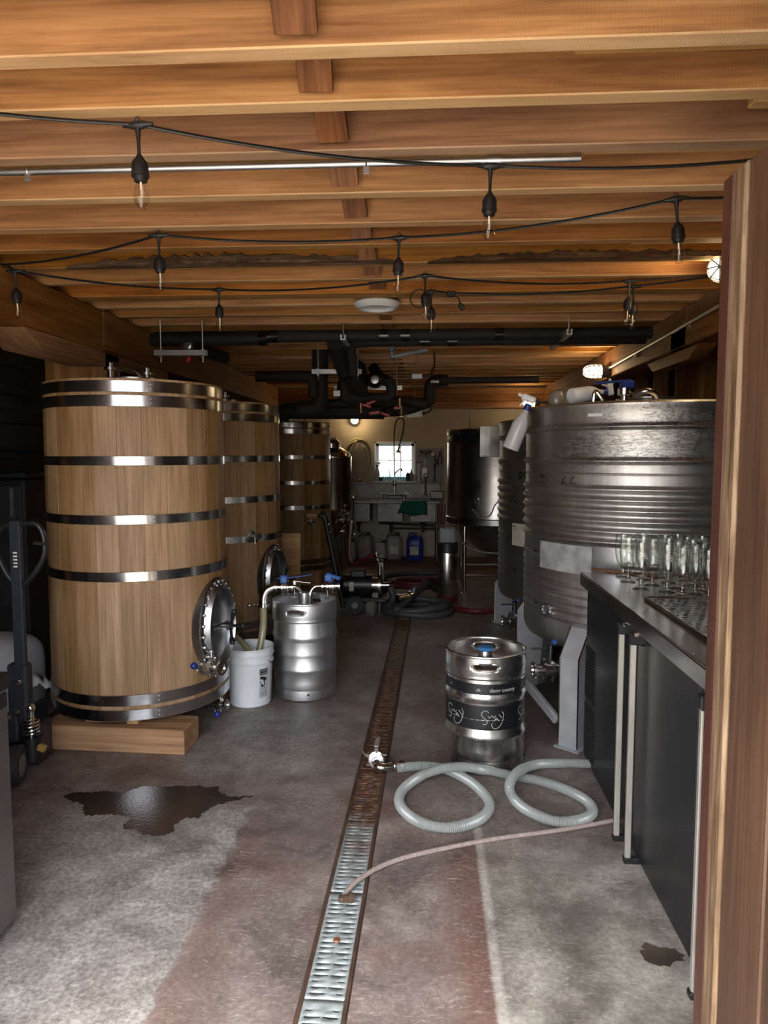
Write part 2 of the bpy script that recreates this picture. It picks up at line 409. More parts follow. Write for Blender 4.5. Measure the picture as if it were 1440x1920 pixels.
# ------------------------------------------------------------------ walls
ZC = 2.58           # underside of the joists
wb = M()
wx0, wx1, wz0, wz1 = -.809, -.169, 1.165, 1.775
for x0, x1, z0, z1 in ((X0, wx0, 0, 2.9), (wx1, X1, 0, 2.9), (wx0, wx1, 0, wz0), (wx0, wx1, wz1, 2.9)):
    wb.box(((x0 + x1) / 2, 11.03, (z0 + z1) / 2), (x1 - x0, .16, z1 - z0))
wall_back = struct('wall_back', wb, WALLP, ang=0)
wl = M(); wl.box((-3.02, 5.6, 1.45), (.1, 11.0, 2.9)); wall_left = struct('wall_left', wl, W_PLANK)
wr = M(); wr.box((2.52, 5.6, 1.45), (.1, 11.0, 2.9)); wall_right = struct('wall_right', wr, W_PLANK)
wf = M()
for x0, x1, z0, z1 in ((-3.07, -1.95, 0, 2.9), (.66, 2.57, 0, 2.9), (-1.95, .66, 2.52, 2.9)):
    wf.box(((x0 + x1) / 2, .18, (z0 + z1) / 2), (x1 - x0, .16, z1 - z0))
wall_front = struct('wall_front', wf, W_STUD, ang=0)
# planks and studs of the side walls
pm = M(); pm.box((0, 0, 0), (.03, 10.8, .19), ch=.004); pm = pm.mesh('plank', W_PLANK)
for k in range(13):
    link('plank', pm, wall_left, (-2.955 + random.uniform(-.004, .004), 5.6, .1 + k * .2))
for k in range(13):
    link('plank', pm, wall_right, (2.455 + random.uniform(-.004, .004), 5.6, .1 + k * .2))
sm = M(); sm.box((0, 0, 1.29), (.14, .05, 2.58), ch=.003); sm = sm.mesh('stud', W_STUD)
for y in (4.2, 4.85, 5.5, 6.15, 6.8, 7.45, 8.1, 8.8, 9.5, 10.2):
    link('stud', sm, wall_right, (2.37, y, 0))
for y in (3.4, 5.4, 6.2, 7.0, 7.8, 8.6, 9.4):
    link('stud', sm, wall_left, (-2.87, y, 0))
pp = M(); pp.box((0, 0, 0), (.02, .5, 1.0), ch=.003); pp = pp.mesh('plywood_panel', W_STUD)
for y in (5.18, 6.48): link('panel', pp, wall_right, (2.428, y, 2.06))
po = M(); po.box((0, 0, 1.145), (.38, .22, 2.29), ch=.006); part('post', po, W_STUD, wall_left, (-2.43, 5.0, 0))
po = M(); po.box((0, 0, 1.155), (.18, .18, 2.31), ch=.006); pq = po.mesh('post', W_STUD)
for y in (7.9, 10.5): link('post', pq, wall_left, (-2.4, y, 0))
for y in (5.15, 9.6): link('post', pq, wall_right, (2.16 if y < 6 else 1.84, y, 0))

# ------------------------------------------------------------------ ceiling: boards, joists, braces, beams
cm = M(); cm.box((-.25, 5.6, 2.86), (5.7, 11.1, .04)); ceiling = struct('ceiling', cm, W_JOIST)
JT = .062; JH = .25
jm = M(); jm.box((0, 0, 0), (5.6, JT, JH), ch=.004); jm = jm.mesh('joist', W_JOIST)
JY = [.55, .86, 1.18, 1.50, 1.85, 2.13, 2.45, 2.83, 3.19, 3.51, 3.85]
while JY[-1] < 10.5: JY.append(JY[-1] + .335 + random.uniform(-.012, .012))
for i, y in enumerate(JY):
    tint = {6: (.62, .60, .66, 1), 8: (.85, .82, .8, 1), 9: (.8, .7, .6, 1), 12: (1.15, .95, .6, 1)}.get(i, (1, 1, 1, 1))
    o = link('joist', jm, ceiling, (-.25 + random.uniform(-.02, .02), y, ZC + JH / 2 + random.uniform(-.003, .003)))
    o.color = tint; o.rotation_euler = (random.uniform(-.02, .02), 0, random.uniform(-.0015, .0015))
# pale strips nailed along the bottom of some joists
for x0, x1, y, dz, w_ in ((.37, 2.3, 1.90, .012, .045), (.93, 2.3, 2.20, .006, .05), (.50, 2.3, 2.505, .010, .045), (.42, 2.3, 3.245, .010, .04),
                        (.98, 2.3, 3.56, .01, .05), (-2.4, .49, 2.505, .01, .04), (-2.4, -.6, 2.88, .01, .035), (-2.3, 1.2, 3.25, .012, .03), (-2.3, 2.2, 4.58, .0, .11),
                        (.6, 2.0, 4.93, .008, .05), (-1.9, .4, 5.25, .01, .05), (-2.1, 1.7, 6.3, .008, .06), (-1.6, 1.7, 7.3, .008, .06)):
    s_ = M(); s_.box((0, 0, 0), (x1 - x0, w_, .05), ch=.004); part('nailing_strip', s_, W_STRIP, ceiling, ((x0 + x1) / 2, y, ZC + .025 + dz))
# live edges with bark on two joists
for (x0, x1, y, hh) in ((-1.95, -.15, 3.80, .050), (.0, 1.75, 3.80, .042)):
    k = 60; loops = []
    for i in range(k + 1):
        t = i / k; x = x0 + (x1 - x0) * t; e = math.sin(math.pi * t) ** .5
        h = hh * e * (.7 + .5 * random.random()) + .004; d = .022 * e * (.6 + .6 * random.random()) + .002
        loops.append([(x, y + .035, ZC - .002), (x, y + .014 - d, ZC - .004 + .3 * h), (x, y + .016 - d * .9, ZC + h), (x, y + .035, ZC + h * 1.3)])
    b_ = M(); b_.loft(loops); part('bark_edge', b_, W_BARK, ceiling, ang=0, label='dark bark left along the edge of a joist')
# diagonal bridging down the middle, one pair per bay
for i in range(4, len(JY)):
    y1 = JY[i] - JT / 2; y0 = JY[i - 1] + JT / 2; L = math.hypot(y1 - y0, .2); a = math.atan2(.2, y1 - y0)
    x = -.312 + random.uniform(-.006, .006)
    b_ = M(); b_.box((0, 0, 0), (.10 + random.uniform(-.006, .006), L, .028), ch=.002)
    o = part('bridging_brace', b_, W_BRACE, ceiling, (x, (y0 + y1) / 2 - .016, ZC + .125), (-a, 0, random.uniform(-.05, .05)))
    b_ = M(); b_.box((0, 0, 0), (.09, L, .028), ch=.002)
    part('bridging_brace', b_, W_BRACE, ceiling, (x + .125, (y0 + y1) / 2, ZC + .14), (a, 0, 0))
# beams carrying the joists
for y0, y1, zj in ((.4, 4.9, .0), (4.902, 10.75, .004)):
    b_ = M(); b_.box((0, 0, 0), (.30, y1 - y0, .285), ch=.008); part('beam', b_, W_BEAM, ceiling, (-2.40, (y0 + y1) / 2, ZC - .143 + zj))
for y0, y1 in ((.4, 4.98), (4.982, 10.75)):
    b_ = M(); b_.box((0, 0, 0), (.20, y1 - y0, .130), ch=.008); part('beam', b_, W_BEAM, ceiling, (1.845, (y0 + y1) / 2, ZC - .066))
    b_ = M(); b_.box((0, 0, 0), (.21, y1 - y0, .134), ch=.008); part('beam', b_, W_BEAM, ceiling, (1.845, (y0 + y1) / 2 + .3 * (y0 < 1), ZC - .2))
for z_, d_ in ((.05, .10), (.152, .112), (.256, .098)):
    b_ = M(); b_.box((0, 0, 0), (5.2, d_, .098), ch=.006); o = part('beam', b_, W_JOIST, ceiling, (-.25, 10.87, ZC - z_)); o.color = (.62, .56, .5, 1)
# bolsters under the beams
b_ = M(); b_.prism([(-1.0, .1), (1.2, .1), (1.2, 0), (-.82, 0)], -.12, .12, RZ(R(90)) @ RX(R(90))); part('bolster', b_, W_BEAM, ceiling, (-2.36, 4.9, 2.19))
b_ = M(); b_.prism([(-.5, .08), (.6, .08), (.45, 0), (-.32, 0)], -.06, .06, RZ(R(90)) @ RX(R(90))); part('bolster', b_, W_BEAM, ceiling, (1.84, 5.35, 2.23))

# ------------------------------------------------------------------ window in the back wall
win = struct('window_1', loc=(0, 0, 0))
m_ = M()
ww, wh = wx1 - wx0, wz1 - wz0; wcx, wcz = (wx0 + wx1) / 2, (wz0 + wz1) / 2
for x, z, dx, dz in ((wx0 + .012, wcz, .024, wh), (wx1 - .012, wcz, .024, wh), (wcx, wz1 - .012, ww, .024), (wcx, wz0 + .012, ww, .024)):
    m_.box((x, 11.03, z), (dx, .17, dz))
part('frame', m_, WHITE, win)
m_ = M()
for x, z, dx, dz in ((wx0 + .045, wcz, .042, wh - .05), (wx1 - .045, wcz, .042, wh - .05), (wcx, wz1 - .045, ww - .05, .042), (wcx, wz0 + .045, ww - .05, .042)):
    m_.box((x, 11.07, z), (dx, .04, dz))
part('sash', m_, WHITE, win)
m_ = M(); m_.box((wcx, 11.07, wcz), (ww - .13, .003, wh - .13)); part('pane', m_, GLASS, win)
for x in (wcx - ww * .13, wcx + ww * .14):
    m_ = M(); m_.box((x, 11.07, wcz), (.012, .02, wh - .12)); part('muntin', m_, WHITE, win)
m_ = M(); m_.box((wcx, 11.066, wcz + .02), (ww - .12, .02, .016)); part('muntin', m_, WHITE, win)
m_ = M(); m_.box((wcx, 10.97, wz0 - .005), (ww + .04, .10, .022), ch=.004); part('sill', m_, WHITE, win)
# pale boarded wall across the yard, seen through the window
nb = M(); nb.box((0, 15.0, 2.0), (12, .1, 4.6)); NBW = plain('white_boards', (.75, .72, .68), .8)
nbw = struct('wall_outside', nb, NBW)
bm_ = M(); bm_.box((0, 0, 0), (.21, .03, 4.5), ch=.006); bm_ = bm_.mesh('board', NBW)
for k in range(14): link('board', bm_, nbw, (-2.2 + k * .22, 14.93, 2.0))

# ------------------------------------------------------------------ open door leaf in the right foreground
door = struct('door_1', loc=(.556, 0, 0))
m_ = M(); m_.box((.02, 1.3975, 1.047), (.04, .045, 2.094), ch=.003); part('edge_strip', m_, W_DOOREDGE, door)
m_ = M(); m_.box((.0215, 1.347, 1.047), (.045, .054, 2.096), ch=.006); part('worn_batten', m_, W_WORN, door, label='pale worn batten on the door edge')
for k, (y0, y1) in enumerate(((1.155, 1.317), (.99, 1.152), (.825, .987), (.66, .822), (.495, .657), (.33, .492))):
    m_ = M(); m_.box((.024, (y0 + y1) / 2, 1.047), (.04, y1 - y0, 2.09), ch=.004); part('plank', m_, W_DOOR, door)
m_ = M()
for z in (.35, 1.75): m_.box((.052, .8, z), (.02, 1.0, .12), ch=.004)
part('cross_brace', m_, W_DOOR, door)
for z in (.35, 1.75):
    m_ = M(); m_.cyl((.06, .31, z - .06), (.06, .31, z + .06), .014); m_.box((.06, .29, z), (.03, .06, .1), ch=.003); part('hinge', m_, BLACKM, door)
# ------------------------------------------------------------------ fittings used on many things
def ball_lever(parent, p, d, L=.17, knob=True, name='lever'):
    """thin steel lever with a blue ball, hung on a fitting"""
    m_ = M(); d = Vector(d).normalized(); p = Vector(p)
    m_.cyl(p - d * .05, p + d * L, .0045, 8); o = part(name, m_, S_POLISH, parent)
    if knob:
        k = M(); k.sphere(p + d * (L + .012), .019, 16); part('knob', k, BLUE, o, label='blue ball knob')
    return o
def valve_body(parent, o, axis, r=.032, L=.13, name='valve'):
    """clamped sanitary valve: pipe, two ferrules, body, clamp"""
    pr = [(0, 0), (r * 1.25, 0), (r * 1.25, .012), (r * .8, .016), (r * .8, L * .25), (r * 1.45, L * .27), (r * 1.5, L * .34), (r * 1.2, L * .38), (r * 1.2, L * .55), (r * 1.5, L * .58), (r * 1.5, L * .66),
          (r * .8, L * .70), (r * .8, L * .9), (r * 1.2, L * .92), (r * 1.2, L), (r * .75, L), (r * .75, L * .95), (0, L * .95)]
    m_ = M(); m_.lathe(pr, 20, frame(o, axis))
    ax = Vector(axis).normalized(); fr = frame(o, axis)
    for sx in (1, -1):
        for q in (.31, .62):
            c = fr @ Vector((sx * r * 1.5, 0, L * q)); m_.sphere(c, .009, 8)
    return part(name, m_, S_POLISH, parent)
def cyl_map(r, a, z, dr=0.0):
    return Vector(((r + dr) * math.cos(a), (r + dr) * math.sin(a), z))
def ring_patch(m_, r, a0, a1, z0, z1, dr=.0012, seg=16, rows=1, rt=None):
    """thin sheet wrapped round a cylinder"""
    vs = []; fs = []
    for j in range(rows + 1):
        z = z0 + (z1 - z0) * j / rows; rr = r if rt is None else r + (rt - r) * j / rows
        for i in range(seg + 1): vs.append(cyl_map(rr, a0 + (a1 - a0) * i / seg, z, dr))
    for j in range(rows):
        for i in range(seg): q = j * (seg + 1) + i; fs.append((q, q + 1, q + seg + 2, q + seg + 1))
    m_.add(vs, fs)
def strokes(m_, lines, r, a0, z0, s, wd, dr=.002):
    """handwriting: polylines in (u, v) laid round a cylinder as flat ribbons"""
    for l in lines:
        P = [Vector((u, v)) for u, v in l]
        P = [Vector((p.x, p.y)) for p in spline([(p.x, p.y, 0) for p in P], 5)] if len(P) > 2 else P
        vs = []; fs = []
        for i, p in enumerate(P):
            t = (P[min(i + 1, len(P) - 1)] - P[max(i - 1, 0)]).normalized(); nrm = Vector((-t.y, t.x)) * wd * .5
            for q in (p * s + nrm, p * s - nrm): vs.append(cyl_map(r, a0 + q.x / r, z0 + q.y, dr))
        for i in range(len(P) - 1): fs.append((2 * i, 2 * i + 1, 2 * i + 3, 2 * i + 2))
        m_.add(vs, fs)
def lettering(txt, size):
    cu = bpy.data.curves.new('lettering', 'FONT'); cu.body = txt; cu.size = size; cu.resolution_u = 3
    o = bpy.data.objects.new('lettering', cu); C.objects.link(o); dg = bpy.context.evaluated_depsgraph_get()
    me = bpy.data.meshes.new_from_object(o.evaluated_get(dg)); vs = [v.co.copy() for v in me.vertices]; fs = [tuple(p.vertices) for p in me.polygons]
    bpy.data.objects.remove(o); bpy.data.curves.remove(cu); bpy.data.meshes.remove(me)
    x0 = min(v.x for v in vs); return [Vector((v.x - x0, v.y)) for v in vs], fs, max(v.x for v in vs) - x0
def text_round(m_, txt, size, r, a0, z0, dr=.002):
    vs, fs, w_ = lettering(txt, size); m_.add([cyl_map(r, a0 + v.x / r, z0 + v.y, dr) for v in vs], fs)
INK = plain('black_ink', (.01, .01, .012), .6); WINK = plain('pale_ink', (.62, .62, .60), .5)

# ------------------------------------------------------------------ wooden fermenting vats
NST = 25; VH = 1.80
def vat_r(z): return .498 + (.489 - .498) * z / VH
def make_vat(loc, rz, label):
    t = thing('wooden_vat', label, 'vat', loc, rz, 'oak vats along the left side')
    a = math.pi / NST; vs = []; fs = []
    zs = (0, VH * .5, VH); n = 6
    for z in zs:
        r = vat_r(z); g = .010
        vs += [cyl_map(r - .002, -a * 1.0, z), cyl_map(r, -a * .975, z), cyl_map(r + .0012, 0, z), cyl_map(r, a * .975, z), cyl_map(r - .002, a * 1.0, z), cyl_map(r - .055, a * .98, z), cyl_map(r - .055, -a * .98, z)]
    k = 7
    for i in range(2): fs += [(i * k + j, i * k + (j + 1) % k, (i + 1) * k + (j + 1) % k, (i + 1) * k + j) for j in range(k)]
    fs += [tuple(range(k))[::-1], tuple(range(2 * k, 3 * k))]
    me = M().add(vs, fs).mesh('stave', W_OAK, 40)
    for i in range(NST): link('stave', me, t, (0, 0, 0), (0, 0, 2 * a * i))
    for z0, z1 in ((.002, .062), (.082, .142), (.745, .798), (1.045, 1.096), (1.352, 1.402), (1.655, 1.715), (1.729, 1.789)):
        h = M(); seg = NST * 4
        for side in (0,):
            vs = []; fs = []
            for (z, e, cut) in ((z0, .0005, 0), (z0 + .002, .005, 0), (z1 - .002, .005, 0), (z1, .0005, 0)):
                for q in range(seg):
                    an = 2 * math.pi * q / seg + a; fl_ = (q % 4) / 4 - .5; dip = .0016 * (1 - abs(fl_) * 2)
                    vs.append(cyl_map(vat_r(z), an, z, e - dip + .0022))
            for j in range(3): fs += [(j * seg + q, j * seg + (q + 1) % seg, (j + 1) * seg + (q + 1) % seg, (j + 1) * seg + q) for q in range(seg)]
            h.add(vs, fs)
        o = part('hoop', h, S_HOOP, t, ang=60)
        lap = M(); ring_patch(lap, vat_r(z0), R(-62), R(-58), z0 + .001, z1 - .001, .0075, 4); part('hoop_lap', lap, S_HOOP, o)
        rv = M()
        for zz in (.3, .7): rv.sphere(cyl_map(vat_r(z0), R(-59), z0 + (z1 - z0) * zz, .009), .004, 8)
        part('rivet', rv, S_HOOP, o)
    hd = M(); hd.lathe([(0, VH - .07), (.44, VH - .07), (.44, VH - .03), (0, VH - .03)], 40); part('head', hd, W_OAK, t)
    hd = M(); hd.lathe([(0, .03), (.45, .03), (.45, .07), (0, .07)], 40); part('bottom_head', hd, W_OAK, t)
    # neck with lid, pressure valve and clamp on top
    nk = M(); nk.lathe([(.14, VH - .04), (.14, VH + .02), (.17, VH + .025), (.17, VH + .04), (0, VH + .055)], 28); nk = part('top_hatch', nk, S_MAN, t)
    for (x, y, h) in ((-.10, -.10, .085), (.09, -.05, .06)):
        v_ = M(); v_.lathe([(.018, VH + .04), (.018, VH + h), (.035, VH + h), (.035, VH + h + .014), (.016, VH + h + .016), (.016, VH + h + .04), (0, VH + h + .04)], 14, T(x, y, 0))
        part('relief_valve', v_, S_DARK, nk)
    cl = M(); cl.ring_tube(spline([(-.04, -.12, VH + .03), (-.03, -.14, VH + .075), (.05, -.15, VH + .08), (.10, -.14, VH + .03)], 6), .009, 8); part('clamp', cl, S_POLISH, nk)
    return t
def oval(a_, b_, z, n=40, e=2.0): 
    return [(b_ * math.copysign(abs(math.cos(q)) ** (2 / e), math.cos(q)), a_ * math.copysign(abs(math.sin(q)) ** (2 / e), math.sin(q)), z) for q in [2 * math.pi * i / n for i in range(n)]]
def add_manway(t, ang, z):
    """oval stainless door in the side of a vat; local x runs up, z runs outward"""
    fr = frame(cyl_map(.485, ang, z), cyl_map(1, ang, 0), (0, 0, 1))
    fl_ = M(); fl_.loft([oval(.200, .275, -.03), oval(.200, .275, .018), oval(.194, .269, .024), oval(.150, .225, .024), oval(.150, .225, -.03)], fr, cap=False); fl_ = part('manway_flange', fl_, S_DARK, t)
    bt = M()
    for i in range(26):
        q = 2 * math.pi * i / 26; c = fr @ Vector((.254 * math.cos(q), .178 * math.sin(q), .026)); bt.lathe([(.011, 0), (.011, .006), (.007, .012), (0, .013)], 8, frame(c, cyl_map(1, ang, 0)))
    part('bolt', bt, S_POLISH, fl_, kind='stuff')
    cl = M(); cl.loft([oval(.162, .240, .024), oval(.150, .228, .050), oval(.146, .224, .056), oval(.142, .220, .050), oval(.142, .220, .0)], fr, cap=False); part('manway_collar', cl, S_MAN, t)
    dr = M(); lp = [oval(.142, .219, .025)] + [oval(.142 * k, .219 * k, .025 + .024 * (1 - k * k)) for k in (.85, .6, .35, .1)]
    dr.loft([oval(.142, .219, .0)] + lp, fr); dr = part('manway_door', dr, S_MAN, t)
    hb = M(); hb.cyl(fr @ Vector((0, 0, .04)), fr @ Vector((0, 0, .10)), .014, 12); hb.lathe([(0, 0), (.026, 0), (.026, .022), (0, .03)], 14, frame(fr @ Vector((0, 0, .085)), cyl_map(1, ang, 0)))
    hb.box((0, 0, .05), (.022, .20, .014), fr, .003); hb = part('star_handle', hb, S_DARK, dr)
    return dr, fr, t
def add_star(dr, fr):
    for q in (20, 140, 260):
        d = Vector((math.cos(R(q)), math.sin(R(q)), .45)); a_ = fr @ Vector((0, 0, .10)); b_ = fr @ (Vector((0, 0, .10)) + d * .07); c_ = fr @ (Vector((0, 0, .10)) + d * .11)
        m_ = M(); m_.ring_tube([a_, b_], [.008, .009], 8); m_.ring_tube([b_, b_.lerp(c_, .1), b_.lerp(c_, .8), c_], [.009, .014, .015, .008], 10); part('handle_arm', m_, BLACK, dr)
def vat_taps(t, tap_ang, valve_ang, bottom=True):
    p = cyl_map(.495, tap_ang, .835); d = cyl_map(1, tap_ang, 0)
    m_ = M(); m_.lathe([(.036, 0), (.036, .014), (.012, .018), (.012, .095), (.026, .098), (.026, .112), (0, .112)], 16, frame(p, d)); m_.cyl(p + d * .05, p + d * .05 + Vector((0, 0, -.06)), .006, 8); part('sample_tap', m_, S_POLISH, t)
    p = cyl_map(.493, valve_ang, .235); d = cyl_map(1, valve_ang, 0)
    m_ = M(); m_.lathe([(0, 0), (.062, 0), (.058, .012), (.03, .018), (0, .018)], 20, frame(p, d)); part('valve_flange', m_, S_POLISH, t)
    v_ = valve_body(t, p, d, .034, .14)
    m_ = M(); m_.cyl(p + d * .06 + Vector((0, 0, .03)), p + d * .06 + Vector((0, 0, .085)), .011, 10); part('valve_stem', m_, S_POLISH, v_)
    tn = Vector((-d.y, d.x, 0))
    ball_lever(v_, p + d * .06 + Vector((0, 0, .08)), -tn * 1.0 + d * .15 + Vector((0, 0, -.22)), .15)
    if bottom:
        p = cyl_map(.30, valve_ang + .35, .0); d = cyl_map(1, valve_ang + .35, 0); p.z = -.055
        m_ = M(); m_.cyl(p + Vector((0, 0, .06)), p + d * .02, .02, 12); m_.cyl(p, p + d * .12, .022, 14); part('outlet_pipe', m_, S_POLISH, t)
        v_ = valve_body(t, p + d * .11, d, .026, .12)
        ball_lever(v_, p + d * .17 + Vector((0, 0, .02)), Vector((-.05, -.1, -.85)), .065)
V1 = Vector((-1.683, 4.058, .17)); V2 = Vector((-1.675, 5.62, .17)); V3 = Vector((-1.70, 8.86, .17))
vat1 = make_vat(V1, 0, 'large oak vat with steel hoops nearest the doorway on the left')
dr, fr, _ = add_manway(vat1, R(-13), .435); add_star(dr, fr); vat_taps(vat1, R(-8), R(-27))
[bpy.data.objects.remove(c) for c in list(vat1.children) if c.name.startswith('sample_tap')]
vat2 = dup(vat1, V2, R(-3), 'second oak vat with steel hoops, just behind the vat nearest the doorway')
p = cyl_map(.495, R(-55), .82); d = cyl_map(1, R(-10), 0)
def sample_tap(t, ang, z):
    p = cyl_map(.493, ang, z); d = cyl_map(1, ang, 0)
    m_ = M(); m_.lathe([(0, 0), (.036, 0), (.036, .014), (.012, .018), (.012, .10), (.026, .103), (.026, .117), (0, .117)], 16, frame(p, d)); m_.cyl(p + d * .06, p + d * .06 + Vector((0, 0, -.06)), .006, 8); part('sample_tap', m_, S_POLISH, t)
sample_tap(vat2, R(-42), .80)
vat3 = dup(vat1, V3, R(60), 'oak vat farthest back, beside the small steel brew tank')
sample_tap(vat3, R(-114), .60)
for c in list(vat3.children):
    if c.name.startswith('outlet_pipe') or (c.name.startswith('valve') and len(c.children) == 1): [bpy.data.objects.remove(q) for q in list(c.children_recursive)]; bpy.data.objects.remove(c)
mk = M()
strokes(mk, [[(0, .03), (.012, .04), (.016, .02), (.008, -.03), (.004, -.05), (-.006, -.05)]], .493, R(-22), 1.50, 1.0, .004, .001); part('pen_mark', mk, INK, vat1)
mk = M(); strokes(mk, [[(0, .03), (.012, .04), (.016, .02), (.008, -.03), (.004, -.05), (-.006, -.05)]], .493, R(-28), 1.45, 1.0, .004, .001); part('pen_mark', mk, INK, vat2)
# timbers and wedges under the vats
def timber(loc, size, label, rz=0.0):
    m_ = M(); m_.box((0, 0, size[2] / 2), size, ch=.006); return single('support_timber', m_, W_TIMBER, label, 'timber', loc, (0, 0, rz), 'timbers under the vats')
W_TIMBER_X = wood('timber_block_wood_x', (.30, .155, .07), (.44, .25, .12), (.54, .33, .17), 0, .7, .08, grain=1.2, fine=.8)
timber((-1.655, 3.675, 0), (.79, .22, .135), 'thick squared timber lying under the front of the nearest oak vat', R(-2.4))
timber((-1.70, 4.43, 0), (.84, .20, .135), 'squared timber under the back of the nearest oak vat, beside the white bucket', R(-1))
timber((-1.655, 5.26, 0), (.79, .22, .168), 'squared timber under the front of the second oak vat')
timber((-1.62, 5.98, 0), (.82, .20, .168), 'squared timber under the back of the second oak vat')
timber((-1.68, 8.5, 0), (.79, .22, .168), 'squared timber under the front of the farthest oak vat')
timber((-1.68, 9.2, 0), (.79, .22, .168), 'squared timber under the back of the farthest oak vat')
for x, y, wd, lab in ((-1.79, 3.72, .085, 'wider pale wood shim at the left, between the front timber and the nearest vat'), (-1.565, 3.70, .06, 'narrow pale wood shim at the middle, between the front timber and the nearest vat'),
                      (-1.48, 4.42, .09, 'pale wood shim on the rear timber of the nearest vat, bucket side'), (-1.85, 4.42, .09, 'pale wood shim on the rear timber of the nearest vat, wall side')):
    m_ = M(); m_.box((0, 0, .0155), (wd, .18, .030), ch=.002); single('wood_shim', m_, W_STRIP, lab, 'shim', (x, y, .1385), (0, 0, R(-2)))

# ------------------------------------------------------------------ beer kegs
def keg_shell(r, h, hand_ang, steel_, t, foot_holes=True):
    body = [(0, .035), (r * .80, .035), (r * .93, .05), (r * .965, .075), (r * .97, .12), (r * .97, h * .28), (r * 1.0, h * .30), (r * 1.003, h * .325), (r * .97, h * .35), (r * .965, h * .44), (r * .965, h * .455),
            (r * .975, h * .47), (r * .965, h * .485), (r * .965, h * .60), (r * .97, h * .61), (r * 1.003, h * .635), (r * 1.0, h * .66), (r * .97, h * .685), (r * .965, h * .79), (r * .95, h * .815), (r * .80, h * .86), (r * .3, h * .885), (0, h * .89)]
    m_ = M(); m_.lathe(body, 48); part('keg_body', m_, steel_, t, ang=50)
    # foot ring with holes
    m_ = M(); m_.lathe([(r * .90, .0), (r * .955, .006), (r * .965, .03), (r * .955, .075), (r * .935, .07), (r * .94, .03), (r * .90, .0)], 48); part('foot_ring', m_, steel_, t)
    # top chime: a grid sheet with hand holes cut out, thickened
    seg = 96; rows = 14; z0 = h * .80; z1 = h * .985; vs = []; fs = []; hz0, hz1 = h * .885, h * .935; hw = .062
    for j in range(rows + 1):
        z = z0 + (z1 - z0) * j / rows
        rr = r * (.955 + .018 * math.sin(math.pi * j / rows) + (.01 if j < 2 else 0))
        for i in range(seg): vs.append(cyl_map(rr, 2 * math.pi * i / seg, z))
    def hole(i, j):
        a_ = 2 * math.pi * (i + .5) / seg; z = z0 + (z1 - z0) * (j + .5) / rows
        for k in range(2):
            da = (a_ - hand_ang - math.pi * k + math.pi) % (2 * math.pi) - math.pi
            u = abs(da) * r; v = abs(z - (hz0 + hz1) / 2); hh = (hz1 - hz0) / 2
            if v < hh and (u < hw - hh or (u - (hw - hh)) ** 2 + v * v < hh * hh * 1.1): return True
        return False
    for j in range(rows):
        for i in range(seg):
            if not hole(i, j): q = j * seg; fs.append((q + i, q + (i + 1) % seg, q + seg + (i + 1) % seg, q + seg + i))
    m_ = M().add(vs, fs); o = part('top_ring', m_, steel_, t, ang=50)
    sd = o.modifiers.new('thickness', 'SOLIDIFY'); sd.thickness = .006; sd.offset = 1
    rm = M(); q = [2 * math.pi * i / 64 for i in range(64)]; rm.ring_tube([cyl_map(r * .955, a_, h * .985) for a_ in q], .009, 10, closed=True); part('rim', rm, steel_, o)
    for k in range(2):
        pts = []
        for i in range(28):
            b_ = 2 * math.pi * i / 28; hh = (hz1 - hz0) / 2
            u = math.copysign(max(hw - hh, 0), math.cos(b_)) + hh * 1.08 * math.cos(b_); v = hh * 1.08 * math.sin(b_)
            pts.append(cyl_map(r * .972, hand_ang + math.pi * k + u / r, (hz0 + hz1) / 2 + v, .003))
        hm = M(); hm.ring_tube(pts, .0055, 8, closed=True); part('hand_hole_lip', hm, steel_, o)
    if foot_holes:
        hm = M()
        for k in range(6): hm.sphere(cyl_map(r * .957, hand_ang + R(-38) + k * R(60), .045), .008, 8, (1, 1, 1))
        part('drain_hole', hm, BLACK, t, kind='stuff')
# right keg with printed bands
k1 = thing('beer_keg', 'shiny steel keg with black Sway bands and a blue cap, right of the drain', 'keg', (.306, 3.604, 0))
KR, KH = .209, .60
keg_shell(KR, KH, R(-94), S_KEG2, k1)
m_ = M(); ring_patch(m_, KR * .967, R(-172), R(-8), .405, .462, .0012, 40); o = part('upper_band', m_, BLACKM, k1, label='narrow black band with door county lettering')
m_ = M(); text_round(m_, 'door county', .027, KR * .967, R(-88), .424, .0022); part('lettering', m_, WINK, o)
m_ = M(); strokes(m_, [[(-.9, -.5), (-.5, .1), (.1, .5), (.6, .2), (.5, -.3), (-.2, -.3), (-.3, .1), (.3, .2), (.8, -.1), (.8, -.4), (-.9, -.5)]], KR * .967, R(-104), .433, .012, .0012); strokes(m_, [[(-.8, -.5), (0, .4), (.9, -.2)]], KR * .967, R(-150), .433, .012, .0012); part('emblem', m_, WINK, o)
m_ = M(); ring_patch(m_, KR * .967, R(-172), R(-8), .232, .352, .0012, 40); o = part('lower_band', m_, BLACKM, k1, label='wide black band with Sway lettering')
SWAY = [[(.62, .95), (.45, 1.1), (.2, 1.05), (.05, .85), (.15, .6), (.4, .4), (.5, .15), (.35, .0), (.15, .05)],
        [(.55, .72), (.68, .52)], [(.68, .52), (.86, .76)], [(.86, .76), (1.0, .55)], [(1.0, .55), (1.18, .74)], [(1.02, .28), (1.2, .56)], [(1.2, .56), (1.46, .3)], [(1.08, .40), (1.36, .42)],
        [(1.42, .82), (1.7, .5)], [(1.66, 1.05), (1.82, .8), (1.75, .3), (1.5, -.15), (1.2, -.32), (.95, -.25), (.85, -.02), (.92, .15)]]
m_ = M()
for a_ in (R(-100), R(-158), R(-42)): strokes(m_, SWAY, KR * .967, a_, .262, .062, .0022)
part('lettering', m_, WINK, o)
